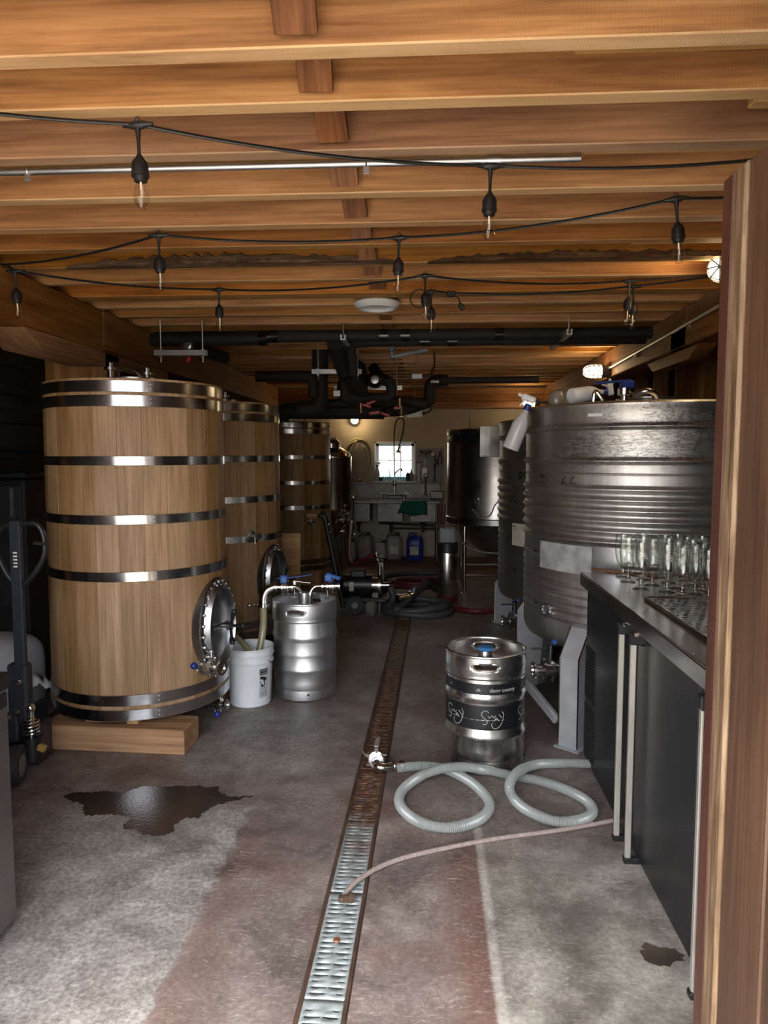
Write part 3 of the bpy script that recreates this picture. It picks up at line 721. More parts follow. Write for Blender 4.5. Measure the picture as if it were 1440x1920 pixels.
m_ = M(); m_.lathe([(0, 0), (.036, 0), (.034, .04), (.03, .046), (0, .046)], 24, T(0, 0, KH * .89)); o = part('spear_neck', m_, S_KEG2, k1)
m_ = M(); m_.lathe([(0, 0), (.040, 0), (.042, .010), (.036, .016), (0, .013)], 24, T(0, 0, KH * .89 + .046)); part('cap', m_, plain('sky_blue_plastic', (.06, .24, .55), .4), o, label='blue plastic keg cap')
m_ = M(); m_.lathe([(0, 0), (.085, 0), (.085, .002), (0, .003)], 24, T(0, 0, KH * .888)); part('paper_ring', m_, WHITE, k1, label='white paper ring round the neck')
# left keg used as a cleaning keg
k2 = thing('beer_keg', 'matt grey steel keg with two blue handled valves on top, beside the white bucket', 'keg', (-.801, 4.591, 0))
K2H = .636; keg_shell(.213, K2H, R(-97), S_KEG, k2)
m_ = M(); m_.lathe([(0, 0), (.05, 0), (.05, .03), (.036, .035), (.036, .11), (0, .11)], 24, T(0, 0, K2H * .885)); sp = part('spear', m_, S_KEG, k2)
zt = K2H + .075
m_ = M(); m_.ring_tube(spline([(-.025, 0, K2H * .93), (-.025, 0, zt - .05), (-.035, -.005, zt - .02), (-.06, -.012, zt), (-.10, -.02, zt)], 6), .014, 12); part('tube', m_, S_POLISH, sp)
m_ = M(); m_.ring_tube(spline([(.04, 0, K2H * .93), (.04, 0, zt - .05), (.05, .005, zt - .02), (.075, .01, zt), (.12, .02, zt)], 6), .014, 12); part('tube', m_, S_POLISH, sp)
v_ = valve_body(k2, (-.07, -.018, zt), (-1, -.1, 0), .028, .115)
m_ = M(); m_.box((0, 0, 0), (.17, .028, .006), T(-.03, -.04, zt + .075) @ RZ(R(8)) @ RY(R(-8)), .002); m_.box((0, 0, 0), (.05, .034, .05), T(-.13, -.035, zt + .055) @ RZ(R(8)), .008); part('handle', m_, BLUEH, v_, label='blue valve handle pointing right')
m_ = M(); m_.box((0, 0, 0), (.11, .03, .004), T(.0, -.07, zt + .045) @ RY(R(6)), .001); m_.box((0, 0, 0), (.02, .03, .03), T(-.05, -.07, zt + .04), .003); part('lever_plate', m_, S_POLISH, v_)
m_ = M(); m_.ring_tube(spline([(-.06, -.045, zt - .005), (-.06, -.05, zt - .05)], 4), .007, 8); m_.box((-.06, -.05, zt - .062), (.04, .012, .018), None, .004); part('wing_nut', m_, S_POLISH, v_)
v2 = valve_body(k2, (.11, .02, zt), (1, .15, 0), .028, .12)
m_ = M(); m_.box((0, 0, 0), (.10, .034, .022), T(.19, .03, zt + .065) @ RZ(R(-8)) @ RY(R(16)), .006); m_.box((0, 0, 0), (.05, .03, .05), T(.155, .03, zt + .055), .008); part('handle', m_, BLUEH, v2, label='short blue valve handle')
m_ = M(); m_.cyl((.15, .01, zt - .02), (.15, 0, zt - .07), .006, 8); m_.box((.15, 0, zt - .075), (.03, .012, .016), None, .003); part('wing_nut', m_, S_POLISH, v2)
# elbow and hose running from the left valve down into the bucket
e0 = Vector((-.801, 4.591, 0)) + Vector((-.18, -.029, zt))
el = thing('drain_elbow', 'steel elbow clamped to the left keg valve with a short hose into the bucket', 'pipe elbow', (0, 0, 0))
m_ = M(); m_.ring_tube(spline([e0, e0 + Vector((-.02, -.004, -.001)), e0 + Vector((-.058, -.016, -.02)), e0 + Vector((-.08, -.025, -.065)), e0 + Vector((-.082, -.028, -.11))], 6), .028, 16); part('elbow', m_, S_POLISH, el)
m_ = M(); c = e0 + Vector((-.082, -.028, -.115)); m_.lathe([(.026, -.012), (.038, -.010), (.038, .010), (.026, .012)], 18, Matrix.Translation(c)); m_.ring_tube(spline([c + Vector((-.035, -.01, 0)), c + Vector((-.06, -.02, .003)), c + Vector((-.085, -.02, .0))], 5), .009, 8); m_.sphere(c + Vector((-.09, -.02, 0)), .014, 10); part('clamp', m_, S_POLISH, el)
TUB = plain('yellowed_tube', (.34, .33, .20), .3, coat=.5)
m_ = M(); m_.ring_tube(spline([c + Vector((0, 0, 0)), c + Vector((-.005, 0, -.16)), c + Vector((-.03, -.05, -.34)), c + Vector((-.06, -.09, -.42))], 8), .024, 14); part('hose_end', m_, TUB, el)

# ------------------------------------------------------------------ white bucket
bk = thing('bucket', 'white plastic bucket with a printed warning label beside the keg', 'bucket', (-1.120, 4.385, 0), R(10))
BR = lambda z: .130 + .018 * z / .37
m_ = M(); m_.lathe([(0, .004), (BR(0) - .006, 0), (BR(0), .006), (BR(.27), .27), (BR(.27) + .008, .275), (BR(.27) + .008, .282), (BR(.30), .286), (BR(.32), .318), (BR(.32) + .008, .322), (BR(.33) + .008, .33), (BR(.34), .334),
                     (BR(.36), .358), (BR(.37) + .006, .364), (BR(.37) + .004, .37), (BR(.37) - .004, .369), (BR(.05) - .004, .02), (0, .014)], 48); part('pail', m_, WHITE, bk)
m_ = M(); ring_patch(m_, BR(.06), R(-62), R(-36), .06, .245, .0008, 10, 4, BR(.245)); WL = plain('label_white', (.66, .70, .74), .5); o = part('warning_label', m_, WL, bk)
m_ = M()
for z0, z1, a0, a1 in ((.205, .243, -61, -37),): ring_patch(m_, BR(z0), R(a0), R(a1), z0, z1, .0016, 8, 1, BR(z1))
for z in (.122, .114, .104, .094, .086, .078, .070):
    x = -60
    while x < -40: L = random.uniform(2, 5); ring_patch(m_, BR(z), R(x), R(min(x + L, -38.5)), z, z + .0035, .0016, 2); x += L + 1
for a_ in (-62, -36.4): ring_patch(m_, BR(.06), R(a_), R(a_ + .5), .06, .245, .0016, 1, 4, BR(.245))
ring_patch(m_, BR(.06), R(-62), R(-36), .06, .0615, .0016, 8)
# pictogram: a figure tipping head first into a round pail
for (u, v, rr) in ((-56, .188, .011),):
    vs = [cyl_map(BR(v), R(u) + rr * math.cos(q * .4) / .135, v + rr * math.sin(q * .4), .0018) for q in range(16)]; m_.add(vs, [tuple(range(16))])
for P_ in (((-54, .196), (-44, .190), (-42, .170), (-47, .160), (-52, .172)), ((-45, .186), (-38.5, .176), (-39.5, .171), (-46, .174)), ((-60, .166), (-58, .140), (-50, .132), (-51, .138), (-56, .144), (-58, .166)), ((-47, .165), (-44, .142), (-46, .134), (-50, .160)), ((-58, .148), (-57, .128), (-45, .131), (-46, .136))):
    m_.add([cyl_map(BR(v), R(u), v, .0018) for u, v in P_], [tuple(range(len(P_)))])
part('print', m_, INK, o)
m_ = M(); text_round(m_, 'WARNING', .0125, BR(.228), R(-59.5), .228, .0024); text_round(m_, 'DANGER', .0125, BR(.21), R(-58), .211, .0024); part('lettering', m_, WL, o)
m_ = M(); m_.ring_tube(spline([cyl_map(BR(.29), R(-38), .292, .01), cyl_map(BR(.25), R(-22), .26, .012), cyl_map(BR(.2), R(0), .21, .012), cyl_map(BR(.2), R(30), .2, .012), cyl_map(BR(.25), R(70), .23, .012), cyl_map(BR(.29), R(120), .29, .012)], 6), .0028, 6); part('bail_handle', m_, S_DARK, bk)
m_ = M(); m_.ring_tube(spline([(-1.26, 4.47, .42), (-1.20, 4.44, .385), (-1.13, 4.38, .34), (-1.09, 4.36, .25), (-1.08, 4.36, .06)], 8), .019, 12)
single('drain_hose', m_, TUB, 'short yellowed hose from behind the nearest vat door into the white bucket', 'hose')
# ------------------------------------------------------------------ trench drain
RUST = plain('rusty_iron', (.075, .045, .03), .7, .2, .3, 40, .5, 9)
def grate_material():
    m, n, b = newmat('cast_grate')
    geo = n.nodes.new('ShaderNodeNewGeometry'); s = n.nodes.new('ShaderNodeSeparateXYZ'); n.links.new(geo.outputs['Position'], s.inputs[0])
    f = noise(n, geo.outputs['Position'], 9, 5, .6)
    ya = math_(n, 'MULTIPLY_ADD', f, .9, math_(n, 'ADD', s.outputs[1], -.45))
    mr = nd(n, 'ShaderNodeMapRange', **{'From Min': 2.55, 'From Max': 3.05}); n.links.new(ya, mr.inputs[0])
    clean = ramp(n, noise(n, geo.outputs['Position'], 30, 4), [(.35, (.30, .36, .37)), (.65, (.46, .52, .53))])
    rust = ramp(n, noise(n, geo.outputs['Position'], 26, 5, .65), [(.32, (.035, .018, .012)), (.5, (.11, .05, .028)), (.68, (.30, .17, .09))])
    c = mixc(n, mr.outputs[0], clean, rust); n.links.new(c, b.inputs['Base Color']); b.inputs['Metallic'].default_value = .35; b.inputs['Roughness'].default_value = .5
    bump(n, b, noise(n, geo.outputs['Position'], 90, 4), .3, .002); return m
GRATE = grate_material()
dang = math.atan2((DB - DA).y, (DB - DA).x) - R(90)
fd = thing('floor_drain', 'long slotted iron trench drain running down the middle of the concrete floor', 'drain', DA, dang)
LD = (DB - DA).length
m_ = M()
for x in (-DW + .004, DW - .004): m_.box((x, LD / 2, -.05), (.008, LD, .10))
m_.box((0, LD / 2, -.105), (2 * DW, LD, .01)); part('channel', m_, RUST, fd, ang=0)
for sx in (-1, 1):
    m_ = M(); m_.box((sx * (DW - .010), LD / 2, .000), (.014, LD, .010), ch=.002); part('side_rail', m_, RUST, fd)
def make_grate(L=.50, W=.122, pitch=.0245):
    xs = [-W / 2, -W / 2 + .012, -.032, -.0045, .0045, .032, W / 2 - .012, W / 2]
    nrow = int(L / pitch); ys = []; kinds = []
    y = 0
    for i in range(nrow): ys += [y, y + pitch * .68]; y += pitch
    ys.append(L); vs = []; fs = []; nx = len(xs)
    for j, yy in enumerate(ys):
        for i, x in enumerate(xs):
            bow = .007 * (1 - (2 * x / W) ** 2)
            vs.append((x, yy + bow - .0035, -.002 - .004 * (1 - (2 * x / W) ** 2)))
    for j in range(len(ys) - 1):
        row = j // 2
        for i in range(nx - 1):
            if j % 2 == 1 and j < len(ys) - 2:
                if row % 2 == 0 and i in (1, 5): continue
                if row % 2 == 0 and i in (2,) and row % 4 == 0: continue
                if row % 2 == 1 and i in (1, 2) : continue
                if row % 2 == 1 and i in (4, 5): continue
            fs.append((j * nx + i, j * nx + i + 1, (j + 1) * nx + i + 1, (j + 1) * nx + i))
    return M().add(vs, fs).mesh('grate', GRATE, 40)
gm = make_grate()
y = .02; k = 0
while y < LD - .5:
    o = link('grate', gm, fd, (0, y, 0)); sd = o.modifiers.new('thickness', 'SOLIDIFY'); sd.thickness = .006; sd.offset = -1
    y += .5045
    if abs(y - 1.53) < .3: y += .006
for yb in (1.285, 2.3, 3.35):
    m_ = M(); m_.lathe([(.014, 0), (.014, .005), (.010, .009), (0, .010)], 14, T(0, yb, -.006)); part('bolt', m_, plain('copper_bolt', (.30, .13, .07), .5, .6), fd, label='rusty bolt head')

# ------------------------------------------------------------------ wet patch on the floor
def wet_material():
    m, n, b = newmat('wet_concrete'); co = coords(n, (1, 1, 1), False)
    c = ramp(n, noise(n, co, 30, 5, .6), [(.3, (.022, .015, .013)), (.62, (.040, .027, .024)), (.74, (.11, .10, .09))]); n.links.new(c, b.inputs['Base Color'])
    b.inputs['Roughness'].default_value = .07; bump(n, b, noise(n, co, 70, 4, .6), .35, .003); return m
WET = wet_material()
pud = [(240, 185), (300, 170), (400, 168), (470, 175), (500, 160), (560, 150), (680, 148), (820, 150), (830, 175), (870, 190), (950, 185), (860, 205), (800, 225), (740, 270), (700, 265), (660, 290), (650, 320), (600, 335), (540, 330), (500, 310), (460, 300), (490, 265), (440, 255), (380, 255), (320, 260), (310, 215), (260, 200)]
pp_ = [on(x / 2, y / 2 + 1400) for x, y in pud]
fine = []
for i, a_ in enumerate(pp_):
    b_ = pp_[(i + 1) % len(pp_)]; L = (b_ - a_).length; nn = max(2, int(L / .008)); nrm = Vector((-(b_ - a_).y, (b_ - a_).x, 0)).normalized(); h1 = 0
    for j in range(nn):
        t = j / nn; h1 = h1 * .6 + random.uniform(-.007, .007); e = math.sin(math.pi * t)
        fine.append(a_.lerp(b_, t) + nrm * h1 * (.3 + e))
cx, cy_ = sum(p.x for p in fine) / len(fine), sum(p.y for p in fine) / len(fine)
m_ = M(); m_.add([(p.x - cx, p.y - cy_, .0018) for p in fine] + [(p.x - cx, p.y - cy_, 0.0002) for p in fine], [tuple(range(len(fine)))] + [(i, i + len(fine), (i + 1) % len(fine) + len(fine), (i + 1) % len(fine)) for i in range(len(fine))])
single('puddle', m_, WET, 'dark wet patch of spilled water on the floor in front of the nearest vat', 'puddle', (cx, cy_, 0), ang=0)
m_ = M(); k = 22; m_.add([(.07 * math.cos(2 * math.pi * i / k) * random.uniform(.7, 1.2), .05 * math.sin(2 * math.pi * i / k) * random.uniform(.6, 1.3), .0012) for i in range(k)], [tuple(range(k))])
single('puddle', m_, plain('damp_concrete', (.07, .055, .045), .3, 0, .3, 60, .4), 'small damp stain on the floor beside the black cooler doors', 'puddle', on(1240, 1790), ang=0)

# ------------------------------------------------------------------ hoses on the floor in front
def hose(name, pts, r, mat_, label, cat='hose', ribs=0.0, step=.012, seg=14):
    P = resample(spline(pts, 10), ribs / 2 if ribs else step)
    rad = [r * (1.0 if i % 2 else .86) for i in range(len(P))] if ribs else r
    m_ = M(); m_.ring_tube(P, rad, seg); return single(name, m_, mat_, label, cat, ang=80 if not ribs else 60)
hp = [(745, 1440, .03), (789, 1436, .026), (824, 1439, .026), (860, 1453, .026), (895, 1476, .026), (918, 1507, .026), (904, 1533, .026), (864, 1549, .026), (824, 1551, .026), (780, 1538, .026), (751, 1511, .026), (753, 1484, .028), (784, 1458, .04), (822, 1443, .068), (856, 1438, .074), (890, 1440, .06),
      (922, 1446, .034), (962, 1455, .026), (1011, 1464, .026), (1060, 1480, .026), (1100, 1502, .026), (1111, 1524, .026), (1087, 1538, .026), (1042, 1540, .026), (998, 1524, .026), (967, 1502, .030), (955, 1476, .062), (968, 1450, .074), (1002, 1434, .045), (1051, 1431, .027), (1100, 1432, .026), (1130, 1432, .026)]
hose('ribbed_hose', [on(x, y, z) for x, y, z in hp], .0235, HOSEG, 'clear ribbed hose lying in two loops on the floor in front of the Sway keg', ribs=.0072)
PINK = plain('braided_hose', (.36, .29, .27), .45, 0, .3, 150, .2, 80)
hq = [(1190, 1531, .011), (1153, 1538, .011), (1051, 1556, .011), (940, 1571, .011), (851, 1587, .011), (762, 1607, .012), (709, 1627, .014), (673, 1649, .017), (653, 1669, .014), (640, 1686, .008)]
hose('braided_hose', [on(x, y, z) for x, y, z in hq], .0095, PINK, 'thin pinkish braided hose running from under the cooler into the drain')
e_ = on(652, 1683, .012)
m_ = M(); m_.lathe([(0, 0), (.017, 0), (.017, .014), (.011, .018), (.011, .04), (0, .04)], 12, frame(e_ + Vector((.02, .0, 0)), (-.6, -.3, .15))); m_.box(e_ + Vector((-.012, -.006, 0)), (.04, .03, .018), None, .004)
single('hose_clamp', m_, RUST, 'rusty black hose fitting dropped in the gap between two drain grates', 'fitting')
# butterfly valve on the start of the ribbed hose, resting on the drain
vp = on(706, 1424, .055)
bv = thing('butterfly_valve', 'steel butterfly valve on the end of the clear ribbed hose, resting on the drain', 'valve', vp)
m_ = M(); m_.lathe([(.022, -.026), (.036, -.024), (.036, -.014), (.042, -.012), (.042, .012), (.036, .014), (.036, .024), (.022, .026), (.022, -.026)], 24, RX(R(82))); part('body', m_, S_POLISH, bv)
m_ = M(); m_.lathe([(0, -.003), (.022, -.003), (.022, .003), (0, .003)], 20, RX(R(60))); part('disc', m_, S_DARK, bv)
m_ = M(); m_.cyl((0, .0, .03), (0, .0, .062), .010, 10); m_.box((0, .055, .070), (.024, .15, .006), RX(R(-6)), .002); part('handle', m_, S_PIPE, bv)
m_ = M()
for a_ in (35, 150, 215):
    w_ = M(); w_.box((.047 * math.cos(R(a_)), 0, .047 * math.sin(R(a_))), (.03, .014, .012), None, .003); part('wing_bolt', w_, S_POLISH, bv)
m_.ring_tube(spline([(-.045, 0, .01), (-.065, .0, .03), (-.075, .0, .055)], 5), .006, 8); part('wing_clamp', m_, S_POLISH, bv)
m_ = M(); m_.ring_tube(spline([(.0, -.02, -.008), (.012, -.045, -.016), (.045, -.045, -.02), (.09, -.02, -.022)], 6), .020, 12); m_.lathe([(.024, 0), (.026, .004), (.026, .016), (.024, .02)], 14, frame((.082, -.024, -.022), (1, .45, 0))); m_.lathe([(.024, 0), (.026, .004), (.026, .016), (.024, .02)], 14, frame((.12, -.012, -.023), (1, .3, 0))); part('elbow', m_, S_POLISH, bv)

# ------------------------------------------------------------------ ribbed steel fermenting tanks on the right
def ribbed_tank_material():
    m, n, b = newmat('scuffed_tank_steel'); b.inputs['Metallic'].default_value = 1.0
    co = coords(n, (1, 1, 1), False); s = n.nodes.new('ShaderNodeSeparateXYZ'); n.links.new(co, s.inputs[0])
    streak = noise(n, coords(n, (14, 14, .9), False), 2, 4, .6); blot = noise(n, co, 4, 5, .6)
    c = ramp(n, math_(n, 'MULTIPLY_ADD', streak, .5, math_(n, 'MULTIPLY', blot, .5)), [(.32, (.40, .39, .375)), (.5, (.52, .51, .495)), (.7, (.64, .63, .62))])
    # scuffs: thin dark curls, only on the upper shell where the tank was knocked about
    mp = nd(n, 'ShaderNodeMapping', Scale=(5, 5, 9)); n.links.new(co, mp.inputs[0])
    nv = noise(n, mp.outputs[0], 1.3, 3, .7, 1.8); thin = ramp(n, nv, [(.470, (0, 0, 0)), (.492, (1, 1, 1)), (.508, (1, 1, 1)), (.53, (0, 0, 0))])
    mp2 = nd(n, 'ShaderNodeMapping', Scale=(3, 3, 26)); n.links.new(co, mp2.inputs[0])
    nv2 = noise(n, mp2.outputs[0], 1.6, 3, .7, 1.2); thin2 = ramp(n, nv2, [(.465, (0, 0, 0)), (.49, (1, 1, 1)), (.51, (1, 1, 1)), (.535, (0, 0, 0))])
    gate = ramp(n, noise(n, co, 3.4, 3), [(.44, (0, 0, 0)), (.56, (1, 1, 1))])
    mr = nd(n, 'ShaderNodeMapRange', **{'From Min': .98, 'From Max': 1.08}); n.links.new(s.outputs[2], mr.inputs[0])
    k = math_(n, 'MULTIPLY', math_(n, 'MULTIPLY', math_(n, 'MAXIMUM', thin, thin2), gate), mr.outputs[0])
    c = mixc(n, math_(n, 'MULTIPLY', k, .62), c, (.03, .03, .03)); n.links.new(c, b.inputs['Base Color'])
    n.links.new(math_(n, 'MULTIPLY_ADD', blot, .22, .34), b.inputs['Roughness']); bump(n, b, streak, .02, .004); return m
S_RIB = ribbed_tank_material()
TR, TH = .72, 1.365       # radius, height of the shell above its bottom edge
def tank_profile():
    pr = [(0, .03), (TR * .5, .0), (TR - .06, .0), (TR - .02, .012), (TR - .006, .04)]
    def rib(zc, h, wd):
        return [(TR + h * math.exp(-((q / 6) * 1.9) ** 2), zc + q / 6 * wd) for q in range(-6, 7)]
    z = .16
    pr += [(TR, .06), (TR, .13)]
    for k in range(8): pr += rib(.175 + k * .048, .007, .024)
    pr += [(TR, .585)]
    for k in range(6): pr += rib(.625 + k * .056, .016, .027)
    pr += [(TR, .955)] + rib(.985, .004, .008) + rib(1.055, .016, .025) + [(TR, 1.10)] + rib(1.235, .020, .022) + [(TR, 1.27), (TR + .002, 1.325), (TR + .012, 1.34), (TR + .014, 1.355), (TR, TH), (TR - .03, TH + .005), (TR * .6, TH + .02), (.2, TH + .03), (0, TH + .03)]
    return pr
def make_ribbed_tank(loc, label, legs):
    t = thing('fermenting_tank', label, 'tank', loc, 0, 'ribbed steel tanks on the right')
    m_ = M(); m_.lathe(tank_profile(), 96); part('shell', m_, S_RIB, t, ang=60)
    m_ = M(); m_.lathe([(.17, TH + .02), (.17, TH + .045), (.19, TH + .05), (.19, TH + .06), (0, TH + .07)], 32); part('lid', m_, S_MAN, t)
    for a_ in legs:
        fr = RZ(R(a_)); u0, u1 = TR + .004, TR + .155
        poly = [(u0 - .02, .0), (u1, 0), (u1, .50), (u1 - .02, .53), (u0 + .045, .645), (u0, .655), (u0, .36), (u0 - .06, .33)]
        m_ = M(); m_.prism([(p_, q_) for p_, q_ in poly], -.055, .055, RX(R(90)))
        o = part('leg', m_, S_ALU, t, (0, 0, -loc[2]), (0, 0, R(a_)), ang=30)
        f_ = M(); f_.box(((u0 + u1) / 2, 0, .006), (.19, .15, .012), None, .003); part('foot_plate', f_, S_ALU, o)
        wl_ = M(); wl_.ring_tube([(u1 + .001, -.055, .02), (u1 + .001, -.055, .50), (u0 + .045, -.055, .645)], .004, 6); wl_.ring_tube([(u1 + .001, .055, .02), (u1 + .001, .055, .50), (u0 + .045, .055, .645)], .004, 6); part('weld_bead', wl_, S_POLISH, o)
    return t
TZ = .49; T1 = Vector((1.335, 4.405, TZ)); T2 = Vector((1.345, 6.12, TZ))
tank1 = make_ribbed_tank(T1, 'big scuffed ribbed steel tank on grey legs behind the black cooler', (229, 319, 49, 139))
def rails(t, loc, z):
    for (a, b_, zz, h) in ((229, 319, .17, .06), (229, 319, .30, .09), (229, 319, .40, .06)):
        pa = Vector(((TR + .06) * math.cos(R(a)), (TR + .06) * math.sin(R(a)), zz - z)); pb = Vector(((TR + .06) * math.cos(R(b_)), (TR + .06) * math.sin(R(b_)), zz - z))
        m_ = M(); d = pb - pa; m_.box((0, 0, d.length / 2), (h, .05, d.length), frame(pa, d, (0, 0, 1)), .006); part('cross_rail', m_, S_ALU, t)
rails(tank1, T1, TZ)
# low sloping bracing and outlet of the near tank
m_ = M(); p0 = Vector((-.64, -.52, -.06)); p1 = Vector((-.62, -.60, -.42)); m_.box((0, 0, .25), (.05, .03, .5), frame((-.86, -.18, -.12), (.32, -.42, -.33)), .004); part('brace', m_, S_ALU, tank1)
m_ = M(); m_.cyl((-.30, -.35, -.10), (-.60, -.40, -.13), .04, 16); part('outlet_pipe', m_, S_POLISH, tank1)
vv = valve_body(tank1, (-.56, -.40, -.13), (-1, -.12, 0), .040, .17)
m_ = M(); m_.cyl((-.63, -.41, -.09), (-.63, -.42, .02), .02, 12); m_.cyl((-.63, -.42, .0), (-.74, -.44, .0), .006, 8); part('valve_actuator', m_, S_DARK, vv)
m_ = M(); m_.box((0, 0, 0), (.14, .03, .02), T(-.58, -.36, .04) @ RZ(R(35)) @ RY(R(-35)), .005); part('valve_handle', m_, BLUEH, vv, label='blue valve handle')
pz = cyl_map(TR, R(208), .205); m_ = M(); m_.lathe([(.03, 0), (.038, .004), (.038, .02), (.026, .024), (.022, .016), (0, .016)], 20, frame(pz, cyl_map(1, R(208), 0))); part('blank_ferrule', m_, S_MAN, tank1)
m_ = M(); ring_patch(m_, TR, R(202), R(232), .44, .595, .0085, 14); part('worn_sheet', m_, plain('scraped_label', (.40, .41, .42), .55, .2, .2, 30, .3, 14), tank1, label='pale scraped label sheet')
m_ = M(); ring_patch(m_, TR, R(232.2), R(244), .45, .60, .0078, 6); part('worn_sheet', m_, S_MAN, tank1)
m_ = M(); ring_patch(m_, TR, R(228.5), R(235), 1.29, 1.306, .006, 4); part('paper_label', m_, WHITE, tank1)
SCRIB = [[(0, 0), (.2, .8), (.35, .1), (.6, .7), (.7, .1), (1.0, .6), (1.15, 0), (1.5, .4), (1.8, .1)], [(2.2, .8), (2.25, 0)], [(2.6, .3), (2.9, .35)]]
m_ = M()
for a_, z, s_ in ((200, .955, .026), (201, .915, .022), (195, .918, .014), (196.5, .52, .02), (198, .22, .018), (226, .12, .012)): strokes(m_, SCRIB[:2] if s_ < .022 else SCRIB, TR, R(a_), z, s_, .004, .0025 if z > .6 else .010)
part('marker_note', m_, INK, tank1)
m_ = M(); text_round(m_, '66', .115, TR, R(215), .895, .002); part('painted_number', m_, S_DARK, tank1, label='faint painted number')
tank2 = dup(tank1, T2, 0, 'second ribbed steel tank, marked 89, partly hidden behind the big front tank', skip=('worn_sheet', 'paper_label', 'marker_note', 'painted_number', 'blank_ferrule', 'brace'))
T2.z = .375; tank2.location = T2; tank2.scale = (1, 1, 1.085)
for c in tank2.children:
    if c.name.startswith('leg'): c.location.z = -.375 / 1.085; c.scale.z = .375 / .49 / 1.085
    if c.name.startswith('cross_rail'): c.location.z += .08
m_ = M(); text_round(m_, '89', .112, TR, R(212), .905, .003); part('painted_number', m_, INK, tank2, label='black number 89')
m_ = M()
for a_, z, s_ in ((201.5, .925, .02), (208, .862, .014), (203, .76, .018), (208, .758, .014), (209, .25, .026)): strokes(m_, SCRIB[:2], TR, R(a_), z, s_, .004, .006)
part('marker_note', m_, INK, tank2)
m_ = M(); ring_patch(m_, TR, R(207), R(220), .435, .60, .0085, 6); o = part('paper_sheet', m_, PAPER, tank2, label='yellowed paper sheet')
m_ = M(); strokes(m_, SCRIB[:1], TR, R(208), .57, .022, .004, .0095); strokes(m_, [[(0, 0), (2, 0)]], TR, R(208), .555, .02, .003, .0095); part('marker_note', m_, INK, o)
# fittings and odd things on top of the front tank
m_ = M(); m_.lathe([(.02, TH + .01), (.02, TH + .05), (.04, TH + .055), (.04, TH + .09), (0, TH + .09)], 14, T(-.24, -.35, 0)); v_ = part('top_valve', m_, S_POLISH, tank1)
m_ = M(); m_.box((0, 0, 0), (.20, .045, .012), T(-.31, -.36, TH + .125) @ RY(R(-4)), .004); m_.box((0, 0, 0), (.07, .05, .045), T(-.23, -.36, TH + .11), .008); part('handle', m_, BLUE, v_, label='dark blue valve handle')
m_ = M(); m_.ring_tube(spline([(-.20, -.38, TH + .05), (-.14, -.42, TH + .07), (-.09, -.40, TH + .05), (-.08, -.36, TH + .01)], 6), .018, 12); part('top_elbow', m_, S_POLISH, v_)
m_ = M(); m_.ring_tube(spline([(-.42, -.40, TH + .01), (-.41, -.40, TH + .07), (-.37, -.40, TH + .02)], 6), .012, 10); part('clamp', m_, S_POLISH, tank1)
def spray_bottle(loc, rot, label, tint):
    t = thing('spray_bottle', label, 'spray bottle', loc); t.rotation_euler = rot
    m_ = M(); m_.lathe([(0, 0), (.040, 0), (.044, .006), (.044, .13), (.038, .155), (.016, .20), (.014, .225), (0, .225)], 24); part('body', m_, tint, t)
    m_ = M(); m_.lathe([(.017, .215), (.018, .245), (.012, .25)], 16); part('collar', m_, BLUE, t)
    m_ = M(); m_.box((-.012, 0, .275), (.075, .03, .035), None, .008); m_.box((-.058, 0, .278), (.025, .016, .016), None, .004); m_.prism([(-.03, .262), (-.045, .225), (-.038, .223), (-.02, .262)], -.008, .008, RX(R(90))); part('trigger_head', m_, WHITE, t); return t
MILK = plain('milky_plastic', (.55, .56, .60), .35, coat=.3)
sp_ = at(957, 842, 4.22)
spray_bottle(sp_, (R(4), R(21), R(0)), 'milky white spray bottle hooked over the rim of the front ribbed tank', MILK).scale = (1.12, 1.12, 1.12)
spray_bottle((T1.x - .53, T1.y - .33, T1.z + TH + .05), (R(-5), R(82), R(20)), 'white spray bottle with a blue collar lying on top of the front ribbed tank', WHITE)
m_ = M()
for i in range(5):
    m_.sphere((random.uniform(-.04, .04), random.uniform(-.03, .03), random.uniform(.03, .07)), random.uniform(.035, .055), 10, (1, .8, 1.2))
CLEARB = plain('crumpled_plastic', (.22, .20, .17), .3, coat=.5)
single('plastic_bag', m_, CLEARB, 'crumpled clear plastic bag on the left edge of the front ribbed tank top', 'bag', (T1.x - .56, T1.y - .16, T1.z + TH + .0))

# ------------------------------------------------------------------ back bar cooler
CX0, CX1, CY0, CY1 = .835, 1.46, 1.52, 3.665
co = thing('bar_cooler', 'long black bar cooler with tall metal door handles along the right', 'cooler', (CX0, CY0, 0))
DX, DL = CX1 - CX0, CY1 - CY0
m_ = M(); m_.box((DX / 2 + .012, DL / 2, .46), (DX - .024, DL, .89), None, .004); part('cabinet', m_, BLACKM, co)
for i, (y0, y1) in enumerate(((2.775, 3.425), (2.14, 2.77), (1.53, 2.135))):
    m_ = M(); m_.box((.004, (y0 + y1) / 2 - CY0, .455), (.03, y1 - y0 - .006, .885), None, .006); d_ = part('door', m_, BLACKM, co)
    yh = {0: 2.852, 1: 2.690, 2: 2.0}[i] - CY0
    h = M(); h.box((-.050, yh, .45), (.022, .020, .86), None, .003); h = part('handle', h, S_NICK, d_, label='silver bar handle')
    h2 = M(); h2.box((-.035, yh, .885), (.062, .034, .045), None, .005); h2.box((-.012, yh + .012, .895), (.03, .05, .075), None, .005); part('handle_bracket', h2, BLACK, d_)
    h2 = M(); h2.box((-.035, yh, .012), (.062, .034, .024), None, .005); part('handle_bracket', h2, BLACK, d_)
    sc_ = M(); sc_.lathe([(.010, 0), (.008, .005), (0, .006)], 12, frame((-.045, yh - .018, .905), (0, -1, 0))); part('bracket_screw', sc_, S_POLISH, d_)
